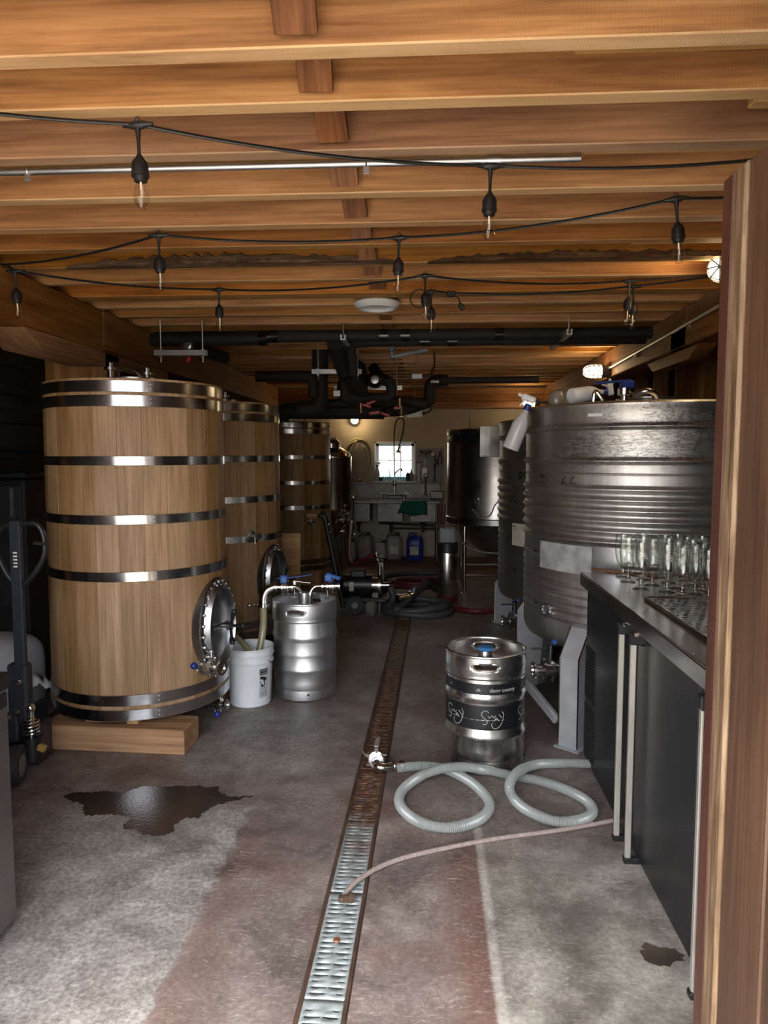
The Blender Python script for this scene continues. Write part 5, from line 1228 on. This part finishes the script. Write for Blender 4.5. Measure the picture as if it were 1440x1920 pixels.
for lab, (x, y, Yb) in (('small white junction box with a cable under the ceiling, right of the pipes', (782, 706, 7.0)), ('white ballast box hanging under the pipe cluster, right of the back lamp', (777, 775, 8.5))):
    p = at(x, y, Yb); t = thing('junction_box', lab, 'box', p); w_ = .19 if Yb > 8 else .10
    m_ = M(); m_.box((0, 0, 0), (w_, .07, .09 if Yb > 8 else .045), None, .006); part('box', m_, WHITE, t)
    m_ = M(); m_.ring_tube(spline([(w_ / 2, 0, 0), (w_ / 2 + .08, 0, .02), (w_ / 2 + .12, 0, .12), (w_ / 2 + .11, 0, ZC - p.z)], 5), .008, 8); m_.cyl((w_ / 2, 0, 0), (w_ / 2 + .03, 0, 0), .018, 10); part('cable', m_, BLACK, t)
    m_ = M(); m_.cyl((0, 0, .02), (0, 0, ZC - p.z), .005, 6); part('rod', m_, S_PIPE, t)

# ------------------------------------------------------------------ back wall: sink, faucet, window ledge, tools
sk_ = thing('triple_sink', 'three basin stainless steel sink under the back window', 'sink', (-.53, 0, 0))
SY0, SY1 = 10.28, 10.93; SX = .74
m_ = M()
for x, y, dx, dy in ((0, SY0 + .03, 2 * SX, .06), (0, SY1 - .06, 2 * SX, .12)): m_.box((x, y, .885), (dx, dy, .045), None, .008)
for x in (-SX + .07, -.245, .245, SX - .07): m_.box((x, (SY0 + SY1) / 2, .885), (.14 if abs(x) > .4 else .11, SY1 - SY0 - .1, .043), None, .006)
part('deck', m_, S_SINK, sk_)
m_ = M(); m_.box((0, SY1 - .02, 1.01), (2 * SX, .03, .24), None, .006); m_.box((0, SY1 - .04, 1.135), (2 * SX, .08, .025), None, .006); part('backsplash', m_, S_SINK, sk_)
for x in (-.48, 0, .48):
    m_ = M(); x0, x1, y0, y1, zb = x - .185, x + .185, SY0 + .045, SY1 - .13, .60
    for (c, d) in (((x, y0, (zb + .87) / 2), (.37, .012, .87 - zb)), ((x, y1, (zb + .87) / 2), (.37, .012, .87 - zb)), ((x0, (y0 + y1) / 2, (zb + .87) / 2), (.012, y1 - y0, .87 - zb)), ((x1, (y0 + y1) / 2, (zb + .87) / 2), (.012, y1 - y0, .87 - zb)), ((x, (y0 + y1) / 2, zb), (.37, y1 - y0, .012))): m_.box(c, d, None, .004)
    b_ = part('basin', m_, S_SINK, sk_)
    m_ = M(); m_.lathe([(.05, zb - .01), (.05, zb - .03), (.022, zb - .06), (.022, .42), (0, .42)], 14, T(x, (y0 + y1) / 2, 0)); part('drain_pipe', m_, BLACK, b_)
    m_ = M(); m_.box((x, y0 - .007, .80), (.06, .002, .012)); part('badge', m_, RUST, b_)
for x in (-SX + .06, SX - .06):
    for y in (SY0 + .06, SY1 - .08):
        m_ = M(); m_.cyl((x, y, 0), (x, y, .87), .020, 12); part('leg', m_, S_SINK, sk_)
m_ = M(); m_.cyl((-.18, 10.6, .55), (SX, 10.6, .52), .016, 10); m_.cyl((-.0, 10.66, .47), (SX, 10.66, .46), .014, 10); part('waste_pipe', m_, BLACK, sk_)
fc = thing('spray_faucet', 'tall pre-rinse faucet with a looped spring hose in front of the window', 'faucet', (-.485, 10.80, .907))
m_ = M(); m_.cyl((-.14, 0, .06), (.14, 0, .06), .014, 10); m_.cyl((0, 0, .06), (0, 0, .36), .013, 12); m_.lathe([(.025, .20), (.03, .21), (.03, .26), (.022, .28)], 14, T(0, 0, 0)); part('riser', m_, S_POLISH, fc)
for sx in (-1, 1):
    m_ = M(); m_.lathe([(.03, 0), (.03, .05), (.018, .06), (.018, .08), (0, .085)], 14, T(sx * .14, 0, .0)); m_.box((sx * .18, -.01, .085), (.09, .018, .014), None, .004); part('tap_handle', m_, S_DARK, fc)
m_ = M(); m_.ring_tube(spline([(0, 0, .34), (.02, -.02, .40), (.10, -.12, .46), (.115, -.14, .42)], 6), .010, 10); part('spout', m_, S_DARK, fc)
pts = resample(spline([(0, 0, .36), (-.01, 0, .80), (.0, -.02, 1.05), (.03, -.04, 1.18), (.09, -.06, 1.215), (.14, -.08, 1.17), (.13, -.09, 1.02), (.09, -.10, .86), (.07, -.10, .80)], 10), .010)
m_ = M(); m_.ring_tube(pts, [.013 if i % 2 else .008 for i in range(len(pts))], 8); part('spring_hose', m_, BLACK, fc)
m_ = M(); m_.lathe([(0, 0), (.032, 0), (.034, .015), (.018, .04), (.015, .10), (0, .10)], 14, frame((.055, -.11, .70), (.2, .1, 1))); m_.box((.09, -.11, .80), (.05, .012, .012), None, .003); part('spray_head', m_, GREYP, fc)
m_ = M(); m_.cyl((.09, .075, 1.2), (.09, .075, 1.37), .004, 6); part('support_rod', m_, S_PIPE, fc)
# green cloth hanging over the sink front
m_ = M(); k = 22; rows_c = ((SY0 + .12, .912), (SY0 + .02, .914), (SY0 - .006, .905), (SY0 - .014, .85), (SY0 - .02, .78), (SY0 - .018, .72)); vs = []; fs = []
for j, (y, z) in enumerate(rows_c):
    for i in range(k + 1):
        u = i / k; vs.append((-.145 + (u - .5) * (.29 + .03 * j) - .012 * j, y - .010 * math.sin(u * 17) * (j / 5), z + (.015 * math.sin(u * 9) if j == 5 else 0) - (.03 * u if j == 5 else 0)))
for j in range(len(rows_c) - 1):
    for i in range(k): q = j * (k + 1) + i; fs.append((q, q + 1, q + k + 2, q + k + 1))
o = single('cloth', M().add(vs, fs), GREEN, 'dark green cloth hanging over the front edge of the triple sink', 'cloth'); sd = o.modifiers.new('thickness', 'SOLIDIFY'); sd.thickness = .005
# jugs under the sink
def jug(loc, label, mat_, rz=0, lab_=None, s=1.0):
    t = thing('jug', label, 'jug', loc, R(rz)); a_, b_ = .125 * s, .12 * s
    m_ = M(); m_.loft([oval(a_ * k, b_ * k, z * s, 32, 4) for k, z in ((.9, 0), (1, .02), (1, .24), (.96, .30), (.75, .335), (.4, .345))], None); part('body', m_, mat_, t)
    m_ = M(); m_.lathe([(0, .34 * s), (.03, .34 * s), (.03, .375 * s), (0, .375 * s)], 16, T(.05, 0, 0)); part('cap', m_, WHITED if mat_ is BLUE else BLACK, t)
    m_ = M(); m_.ring_tube(spline([(-.09 * s, 0, .31 * s), (-.07 * s, 0, .375 * s), (-.01, 0, .38 * s), (.01, 0, .345 * s)], 5), .012, 8); part('handle', m_, mat_, t)
    if lab_: m_ = M(); m_.box((0, -a_ * 1.0 - .001, .15), (.13, .003, .12)); part('label', m_, lab_, t)
    return t
JUGW = plain('yellowed_jug_plastic', (.30, .26, .21), .45); PINKL = plain('pink_label', (.35, .20, .17), .6)
jug((-.93, 10.72, 0), 'big pale jug with a pinkish label under the left sink basin', JUGW, 0, PINKL, 1.05)
jug((-.49, 10.72, 0), 'big pale jug with a white label under the middle sink basin', JUGW, 4, PAPER, 1.05)
jug((-.17, 10.60, 0), 'dark blue jug under the right sink basin', BLUE, -3, PAPER, 1.05)
jug((-.70, 10.78, 0), 'small grey jug between the two big pale jugs under the sink', WHITED, 0, None, .72)
jug((-1.16, 10.60, 0), 'white square canister under the left end of the sink', WHITED, 0, None, .8)
jug((.23, 10.75, 0), 'white and blue canister under the right end of the sink', WHITED, 0, BLUE, .8)
# dish brushes etc. on the pegboard
pb = thing('pegboard', 'grey wire grid board with hooks on the back wall, right of the window', 'pegboard', (.06, 10.935, 1.39))
m_ = M(); m_.box((0, .008, 0), (.42, .006, .58)); part('board', m_, plain('pegboard_grey', (.28, .27, .26), .7), pb)
m_ = M()
for i in range(15): m_.box((-.203 + i * .029, 0, 0), (.003, .004, .57))
for i in range(20): m_.box((0, -.002, -.275 + i * .029), (.41, .004, .003))
part('wire_grid', m_, GREYP, pb, kind='stuff')
def hung(name, label, cat, x, y, build, mat_, mat2=None):
    t = thing(name, label, cat, at(x, y, 10.89)); build(t, mat_, mat2 or mat_); return t
def b_rack(t, a_, b_):
    m_ = M()
    for z in (.05, -.03): m_.cyl((-.10, 0, z), (.10, 0, z), .005, 8)
    for x in (-.10, 0, .10): m_.cyl((x, 0, -.03), (x, 0, .05), .005, 8)
    part('rack', m_, a_, t)
    m_ = M(); 
    for q in (-1, 1): m_.loft([oval(.012, .008, 0, 8), oval(.035, .014, .05, 8), oval(.02, .008, .10, 8)], frame((0, -.02, .0), (q, 0, .45)))
    part('clip', m_, b_, t)
hung('wire_rack', 'small wire rack with dark clips at the top left of the grid board', 'rack', 798, 851, b_rack, S_POLISH, BLACK)
def b_spat(t, a_, b_): m_ = M(); m_.box((0, 0, .07), (.02, .012, .16), None, .004); part('handle', m_, a_, t); m_ = M(); m_.box((0, 0, -.07), (.075, .012, .15), None, .004); part('blade', m_, b_, t)
hung('scraper', 'pale plastic scraper hanging below the wire rack on the grid board', 'scraper', 796, 878, b_spat, WHITED, WHITE)
def b_tongs(t, a_, b_): m_ = M(); m_.loft([oval(.06, .012, 0, 10), oval(.03, .02, -.06, 10), oval(.10, .012, -.14, 10)], None); part('jaw', m_, a_, t); m_ = M(); m_.cyl((.02, 0, -.10), (.05, 0, -.20), .010, 8); part('handle', m_, b_, t)
hung('hose_nozzle', 'shiny hose nozzle hanging at the top middle of the grid board', 'nozzle', 815, 848, b_tongs, S_POLISH, BLACK)
def b_plier(t, a_, b_):
    m_ = M()
    for q in (-1, 1): m_.ring_tube(spline([(q * .008, 0, .08), (q * .018, 0, .0), (q * .03, 0, -.07), (q * .02, 0, -.11)], 5), .009, 8)
    part('grip', m_, a_, t); m_ = M(); m_.loft([oval(.02, .008, .07, 8), oval(.008, .006, .14, 8)]); part('jaw', m_, b_, t)
hung('pliers', 'dark pliers hanging at the top right of the grid board', 'pliers', 825, 856, b_plier, BLACK, S_DARK)
def b_brush(t, a_, b_):
    m_ = M(); m_.loft([oval(.014, .014, -.16, 10), oval(.018, .012, -.04, 10), oval(.022, .016, .03, 10)]); m_.sphere((0, 0, -.17), .024, 10); part('handle', m_, a_, t)
    m_ = M(); m_.loft([oval(.02, .03, .03, 12), oval(.02, .065, .07, 12), oval(.02, .062, .10, 12)], RZ(R(90))); part('head', m_, b_, t)
hung('scrub_brush', 'black scrub brush hanging handle down on the grid board', 'brush', 815, 880, b_brush, BLACK)
def b_strip(t, a_, b_): m_ = M(); m_.box((0, 0, 0), (.04, .012, .34), None, .004); part('strip', m_, a_, t); m_ = M(); m_.box((0, -.005, .17), (.09, .03, .02), None, .004); part('squeegee_head', m_, b_, t)
hung('squeegee', 'narrow squeegee hanging down the left side of the grid board', 'squeegee', 785, 888, b_strip, WHITED, BLACK)
def b_tube(t, a_, b_): m_ = M(); m_.cyl((0, -.03, -.28), (0, -.03, 0), .014, 10); part('tube', m_, a_, t); m_ = M(); m_.lathe([(.02, -.012), (.038, 0), (.02, .012)], 14, frame((0, -.03, .02), (0, 1, 0))); m_.lathe([(.03, 0), (.03, .03), (.016, .04)], 12, T(0, -.03, -.30)); part('ring', m_, b_, t)
hung('sight_tube', 'upright copper coloured tube with a ring standing behind the right sink basin', 'tube', 798, 894, b_tube, plain('copper', (.25, .12, .07), .4, .8), S_DARK)
# coiled hose on the back wall
ch = thing('coiled_hose', 'yellowish clear hose coiled in loops on the back wall, left of the window', 'hose', (-1.05, 10.88, 1.5))
YEL = plain('yellow_clear_hose', (.40, .34, .20), .3, coat=.4)
for k, (rx, rz, dx, dz) in enumerate(((.205, .32, 0, 0), (.185, .29, .02, .01), (.215, .30, .0, -.02), (.165, .33, .05, -.03))):
    a0 = R(215 - 12 * k); a1 = R(-40 + 10 * k); P = [Vector((dx + rx * math.cos(a0 + (a1 - a0) * i / 40), -.02 * k, dz + rz * math.sin(a0 + (a1 - a0) * i / 40))) for i in range(41)]
    m_ = M(); m_.ring_tube(P, .016, 10); part('loop', m_, YEL, ch)
m_ = M(); m_.ring_tube(spline([(.10, -.07, .18), (.13, -.07, .0), (.10, -.07, -.18), (.04, -.06, -.30)], 8), .015, 10); part('hose_end', m_, YEL, ch)
m_ = M(); m_.cyl((0, .05, .30), (0, -.09, .30), .012, 10); m_.lathe([(.02, 0), (.03, .01), (.018, .04)], 12, frame((.04, -.06, -.30), (-.2, 0, -1))); part('hook', m_, S_DARK, ch)
# bottles on the window sill
bt = M(); bt.lathe([(0, 0), (.028, 0), (.030, .01), (.030, .10), (.012, .135), (.011, .18), (.013, .185), (0, .185)], 14); btm = bt.mesh('bottle', thin_glass('pale_bottle_glass', (.55, .72, .76), .8))
ORD10 = ['first', 'second', 'third', 'fourth', 'fifth', 'sixth', 'seventh', 'eighth', 'ninth', 'tenth']
sh = [(-.69, .9), (-.655, .8), (-.615, 1.0), (-.575, .85), (-.53, 1.05), (-.42, .9), (-.375, 1.0), (-.335, .8), (-.295, .95), (-.455, .75)]
for i, (x, s_) in enumerate(sh):
    o = link('glass_bottle', btm, None, (x, 10.955 + .012 * (i % 3), wz0 + .006)); o.scale = (.9, .9, s_); tag(o, 'small pale glass bottle, %s from the left in the row on the window sill' % ORD10[sorted(q[0] for q in sh).index(x)], 'bottle', 'glass bottles on the window sill')
spray_bottle((-.765, 10.955, wz0 + .006), (0, 0, R(200)), 'pale spray bottle standing at the left end of the window sill', WHITED)
m_ = M(); m_.lathe([(0, 0), (.028, 0), (.03, .03), (.02, .06), (0, .062)], 14); single('dark_jar', m_, BLACK, 'small black round jar at the left of the window sill', 'jar', (-.71, 10.935, wz0 + .006))
m_ = M(); m_.lathe([(0, 0), (.032, 0), (.032, .10), (.018, .13), (0, .13)], 14); single('dark_bottle', m_, BLACK, 'black bottle at the right of the window sill', 'bottle', (-.285, 10.938, wz0 + .006))
m_ = M(); m_.lathe([(0, 0), (.030, 0), (.030, .11), (.012, .15), (.012, .18), (0, .18)], 14); single('grey_bottle', m_, GREYP, 'grey bottle with a narrow neck at the right of the window sill', 'bottle', (-.235, 10.945, wz0 + .006))
m_ = M(); m_.lathe([(0, 0), (.028, 0), (.030, .08), (.012, .11), (0, .12)], 14); single('white_bottle', m_, WHITED, 'short pale bottle in the right corner of the window sill', 'bottle', (-.19, 10.952, wz0 + .006))
# things on the sink deck
m_ = M(); m_.lathe([(0, 0), (.09, 0), (.10, .12), (.095, .12), (.085, .01), (0, .01)], 20); single('tub', m_, WHITED, 'pale tub on the left end of the sink deck', 'tub', (-1.17, 10.76, .909))
m_ = M(); m_.box((0, 0, .06), (.20, .16, .12), None, .01); single('box', m_, S_SINK, 'metal box on the right end of the sink deck', 'box', (.155, 10.76, .909))

# ------------------------------------------------------------------ small conical brew tank on the left, at the back
bt_ = thing('brew_tank', 'slim steel conical tank with a hinged lid beside the farthest oak vat', 'tank', (-1.29, 9.70, 0))
S_BREW = steel('bronze_reflecting_steel', (.48, .42, .34), .2)
m_ = M(); m_.lathe([(.03, .42), (.05, .44), (.262, .82), (.265, .84), (.265, 1.52), (.27, 1.53), (.27, 1.55), (.25, 1.56), (.24, 1.60), (.15, 1.66), (.10, 1.68)], 48); part('shell', m_, S_BREW, bt_)
m_ = M(); m_.lathe([(.10, 1.67), (.125, 1.68), (.125, 1.74), (.09, 1.78), (0, 1.79)], 28, T(0, 0, 0) @ RX(R(4))); o = part('lid', m_, S_BREW, bt_)
m_ = M(); m_.cyl((-.02, -.05, 1.79), (.06, -.05, 1.80), .01, 8); m_.box((.0, -.05, 1.80), (.14, .03, .02), None, .005); part('lid_clamp', m_, S_DARK, o)
for a_ in (45, 135, 225, 315):
    p = Vector((.23 * math.cos(R(a_)), .23 * math.sin(R(a_)), 0)); m_ = M(); m_.cyl(p, p + Vector((0, 0, .9)), .016, 10); part('leg', m_, S_POLISH, bt_)
for (z, L) in ((.80, .13), (.68, .22), (.52, .24)):
    v_ = valve_body(bt_, (.12, -.20, z), (.9, -.45, 0), .024, L)
    m_ = M(); m_.cyl((.20, -.24, z), (.20, -.25, z + .10), .007, 8); m_.box((.20, -.25, z + .10), (.05, .02, .02), None, .004); part('valve_lever', m_, S_POLISH, v_)
m_ = M(); m_.cyl((.29, .0, .55), (.29, -.02, 1.02), .011, 8); m_.lathe([(.02, 0), (.03, .005), (.03, .025), (.02, .03)], 12, T(.29, -.02, .98)); part('side_pipe', m_, S_POLISH, bt_)

# ------------------------------------------------------------------ big dark conical fermenter on the right
fm = thing('conical_fermenter', 'tall conical steel fermenter on tube legs behind the ribbed tanks', 'tank', (.84, 8.35, 0))
m_ = M(); m_.lathe([(.04, .30), (.06, .32), (.55, .76), (.60, .80), (.605, .84), (.60, .86), (.60, 1.80), (.606, 1.81), (.606, 1.86), (.55, 1.865), (.2, 1.875), (0, 1.88)], 64); part('shell', m_, S_TANK, fm)
m_ = M(); m_.lathe([(.601, .795), (.612, .80), (.612, .86), (.602, .87)], 64); part('skirt_band', m_, S_DARK, fm)
m_ = M(); m_.lathe([(.601, 1.715), (.607, 1.72), (.607, 1.80), (.601, 1.81)], 64); part('upper_band', m_, BLACKM, fm)
for a_ in (222, 318, 42, 138):
    p = Vector((.55 * math.cos(R(a_)), .55 * math.sin(R(a_)), 0)); m_ = M(); m_.cyl(p, p + Vector((0, 0, .84)), .021, 12); m_.lathe([(0, 0), (.04, 0), (.04, .012), (.021, .02)], 12, Matrix.Translation(p)); part('leg', m_, S_POLISH, fm)
for a0, a1, z in ((222, 318, .22), (222, 138, .22), (318, 42, .22), (222, 318, .34)):
    pa = Vector((.55 * math.cos(R(a0)), .55 * math.sin(R(a0)), z)); pb_ = Vector((.55 * math.cos(R(a1)), .55 * math.sin(R(a1)), z)); m_ = M(); m_.cyl(pa, pb_, .014, 10); part('cross_bar', m_, S_POLISH, fm)
p = cyl_map(.60, R(236), 1.06); d = cyl_map(1, R(236), 0)
m_ = M(); m_.lathe([(.0, 0), (.075, 0), (.075, .04), (.062, .05), (.062, .03), (0, .03)], 24, frame(p, d)); part('gauge', m_, BLACK, fm)
m_ = M(); m_.box(cyl_map(.602, R(243), 1.09), (.022, .01, .022), None, .003); part('sensor_plate', m_, WHITE, fm)
m_ = M(); m_.ring_tube(spline([cyl_map(.63, R(236), 1.0), cyl_map(.63, R(246), .90), cyl_map(.63, R(256), .92), cyl_map(.63, R(262), 1.05), cyl_map(.64, R(272), 1.08)], 6), .006, 6); m_.ring_tube(spline([cyl_map(.6, R(215), .80), cyl_map(.62, R(225), .60), cyl_map(.62, R(245), .52), cyl_map(.62, R(270), .50)], 6), .008, 6); part('cable', m_, GREYP, fm)
ex = Vector((-.27, -.66, 1.56))
m_ = M()
for (c, dd) in (((0, 0, .16), (.012, .10, .33)), ((.30, .0, .16), (.012, .10, .33)), ((.15, .05, .16), (.30, .012, .33)), ((.15, 0, 0), (.30, .10, .012))): m_.box(ex + Vector(c), dd, None, .003)
m_.box(ex + Vector((.20, -.055, .16)), (.20, .012, .33), None, .003); part('side_hood', m_, S_POLISH, fm)
m_ = M(); m_.cyl((-.35, -.1, 1.86), (-.35, -.1, 2.0), .005, 6); part('vent_pin', m_, S_DARK, fm)

# slim steel canisters in front of the fermenter
def corny(loc, label):
    t = thing('steel_canister', label, 'canister', loc)
    m_ = M(); m_.lathe([(0, .04), (.09, .03), (.104, .05), (.104, .53), (.095, .56), (.05, .585), (0, .59)], 32); part('body', m_, S_KEG2, t)
    m_ = M(); m_.lathe([(.10, 0), (.109, .003), (.109, .075), (.104, .08), (.10, .07), (.10, 0)], 32); part('foot', m_, plain('dark_red_rubber', (.10, .012, .012), .6), t, label='dark red rubber foot')
    m_ = M(); m_.lathe([(.098, .53), (.109, .535), (.109, .635), (.102, .64), (.098, .55)], 32); part('top_collar', m_, BLACK, t); return t
corny((.23, 7.60, 0), 'slim upright steel canister with a red foot in front of the conical fermenter')
bx = thing('control_box', 'grey control box with a small screen standing on the slim steel canister', 'control box', (.225, 7.60, .637))
m_ = M(); m_.box((0, 0, .08), (.17, .12, .16), None, .012); part('housing', m_, GREYP, bx)
m_ = M(); m_.box((.015, -.062, .085), (.10, .006, .08), None, .003); part('screen', m_, plain('dull_screen', (.16, .20, .23), .2), bx)
m_ = M(); m_.cyl((-.14, -.02, .185), (.12, -.02, .195), .012, 10); part('bar', m_, S_POLISH, bx)
hose('red_hose', [(.205, 8.32, 1.0), (.19, 8.28, .75), (.20, 8.15, .40), (.26, 8.0, .10), (.30, 7.85, .03)], .024, RED, 'dark red hose hanging down at the left of the conical fermenter')

# ------------------------------------------------------------------ pump cart
pc = thing('pump_cart', 'dark electric pump on a two wheeled hand cart in the middle of the floor', 'pump', (-.80, 7.05, 0))
m_ = M()
for y in (-.12, .12): m_.box((.17, y, .14), (.46, .03, .03), None, .004)
m_.box((.17, 0, .155), (.46, .26, .012), None, .003); part('base_frame', m_, BLACKM, pc)
for y in (-.16, .16):
    m_ = M(); m_.lathe([(.03, -.022), (.085, -.022), (.095, -.012), (.095, .012), (.085, .022), (.03, .022)], 26, frame((.10, y, .095), (0, 1, 0))); w_ = part('wheel', m_, RUBBER, pc)
    m_ = M(); m_.lathe([(0, -.024), (.03, -.024), (.035, -.015), (.035, .015), (.03, .024), (0, .024)], 16, frame((.10, y, .095), (0, 1, 0))); part('hub', m_, GREYP, w_)
m_ = M(); m_.cyl((-.02, 0, .27), (.26, 0, .27), .105, 28); m_.box((.12, 0, .39), (.14, .12, .07), None, .01); part('motor', m_, BLACKM, pc)
m_ = M(); m_.box((.06, -.107, .27), (.045, .004, .09)); part('plate', m_, PAPER, pc, label='pale rating plate')
m_ = M(); m_.cyl((.26, 0, .27), (.32, 0, .27), .075, 24); m_.cyl((.32, 0, .27), (.35, 0, .27), .11, 28); m_.cyl((.35, 0, .27), (.43, 0, .27), .03, 14); m_.cyl((.335, 0, .37), (.335, 0, .50), .022, 14); part('pump_head', m_, S_POLISH, pc)
v_ = valve_body(pc, (.335, 0, .47), (-.3, -.1, 1), .030, .13); m_ = M(); m_.cyl((.36, -.03, .50), (.37, -.05, .30), .008, 8); part('lever', m_, S_POLISH, v_)
for y in (-.13, .13):
    m_ = M(); m_.ring_tube(spline([(-.02, y, .06), (-.09, y, .40), (-.17, y, .80), (-.21, y, .96), (-.28, y, .98)], 6), .022, 10); part('handle_bar', m_, BLACKM, pc)
m_ = M(); m_.box((0, 0, 0), (.02, .24, .42), T(-.13, 0, .60) @ RY(R(-11)), .006); m_.box((-.185, 0, .86), (.02, .26, .05), None, .005); part('back_plate', m_, BLACKM, pc)
m_ = M(); m_.cyl((-.27, -.13, .98), (-.37, -.13, .98), .028, 12); part('grip', m_, plain('tan_grip', (.28, .16, .08), .6), pc, label='tan hand grip')
m_ = M(); m_.box((.18, -.10, .05), (.03, .03, .10), None, .003); m_.box((.30, 0, .06), (.03, .2, .10), None, .004); part('foot', m_, BLACKM, pc)
hose('red_hose', [(-.99, 9.40, .68), (-.95, 8.9, .72), (-.90, 8.3, .66), (-.84, 7.6, .50), (-.76, 7.3, .44), (-.62, 7.12, .52), (-.50, 7.05, .60)], .020, RED, 'thin dark red hose running from the brew tank valves down to the pump')
GH = plain('grey_ribbed_hose', (.045, .05, .052), .55)
hose('grey_hose', [(-.45, 7.35, .30), (-.44, 7.6, .12), (-.56, 8.0, .05), (-.66, 8.4, .05), (-.52, 8.85, .05), (-.2, 9.1, .05), (.15, 9.12, .05)], .038, GH, 'thick dark hose snaking from the pump towards the back of the floor', ribs=.02)
cx_, cy2 = -.10, 7.02; P = []
for i in range(66):
    a_ = R(200) + i / 66 * 2 * math.pi * 2.15; rr = .30 + .045 * math.sin(i * .21) - .03 * (i / 66); P.append((cx_ + rr * 1.12 * math.cos(a_), cy2 + rr * .92 * math.sin(a_), .042 + .05 * min(1, max(0, (i - 26) / 12)) + .008 * math.sin(i * .5)))
P = [(-.36, 7.05, .25), (-.33, 7.02, .16), (-.36, 6.97, .09)] + P + [(-.05, 7.28, .20), (.0, 7.5, .22), (.10, 7.8, .10), (.12, 8.0, .05)]
hose('grey_hose', P, .038, GH, 'thick dark ribbed hose coiled on the floor over the end of the drain', ribs=.02)
t = thing('hose_coupling', 'steel hose coupling with a blue band lying on the dark coiled hose', 'coupling', (-.21, 6.95, .165))
m_ = M(); m_.lathe([(.035, -.09), (.045, -.08), (.045, -.05), (.036, -.045), (.036, .045), (.05, .05), (.05, .08), (.035, .09), (.03, -.09)], 20, frame((0, 0, 0), (.8, .6, .1))); part('body', m_, S_POLISH, t)
m_ = M(); m_.box((.06, .05, .06), (.03, .03, .12), RY(R(20)), .006); m_.cyl((.08, .05, .06), (.10, .30, .05), .012, 8); part('handle', m_, plain('grey_blue_plastic', (.10, .17, .24), .5), t)
P = []
for i in range(90):
    a_ = i / 90 * 2 * math.pi * 3.2; rr = .34 - .035 * (i / 28 % 3.2); P.append((-.10 + rr * 1.15 * math.cos(a_), 8.35 + rr * .8 * math.sin(a_), .028 + .02 * (i / 28)))
hose('red_hose', P, .020, RED, 'dark red hose coiled in a pile on the floor behind the dark coiled hose')
hose('red_hose', [(.20, 7.25, .028), (.32, 7.08, .028), (.50, 6.98, .028), (.70, 7.05, .028), (.90, 7.12, .03), (1.10, 7.1, .03)], .028, RED, 'thick dark red hose lying on the floor in front of the conical fermenter')
t = thing('cutting_board', 'pale board leaning on the floor between the second vat and the farthest vat', 'board', (-1.36, 6.55, 0)); m_ = M(); m_.box((0, 0, .42), (.34, .02, .84), RX(R(-6)) , .01); part('board', m_, W_STRIP, t)
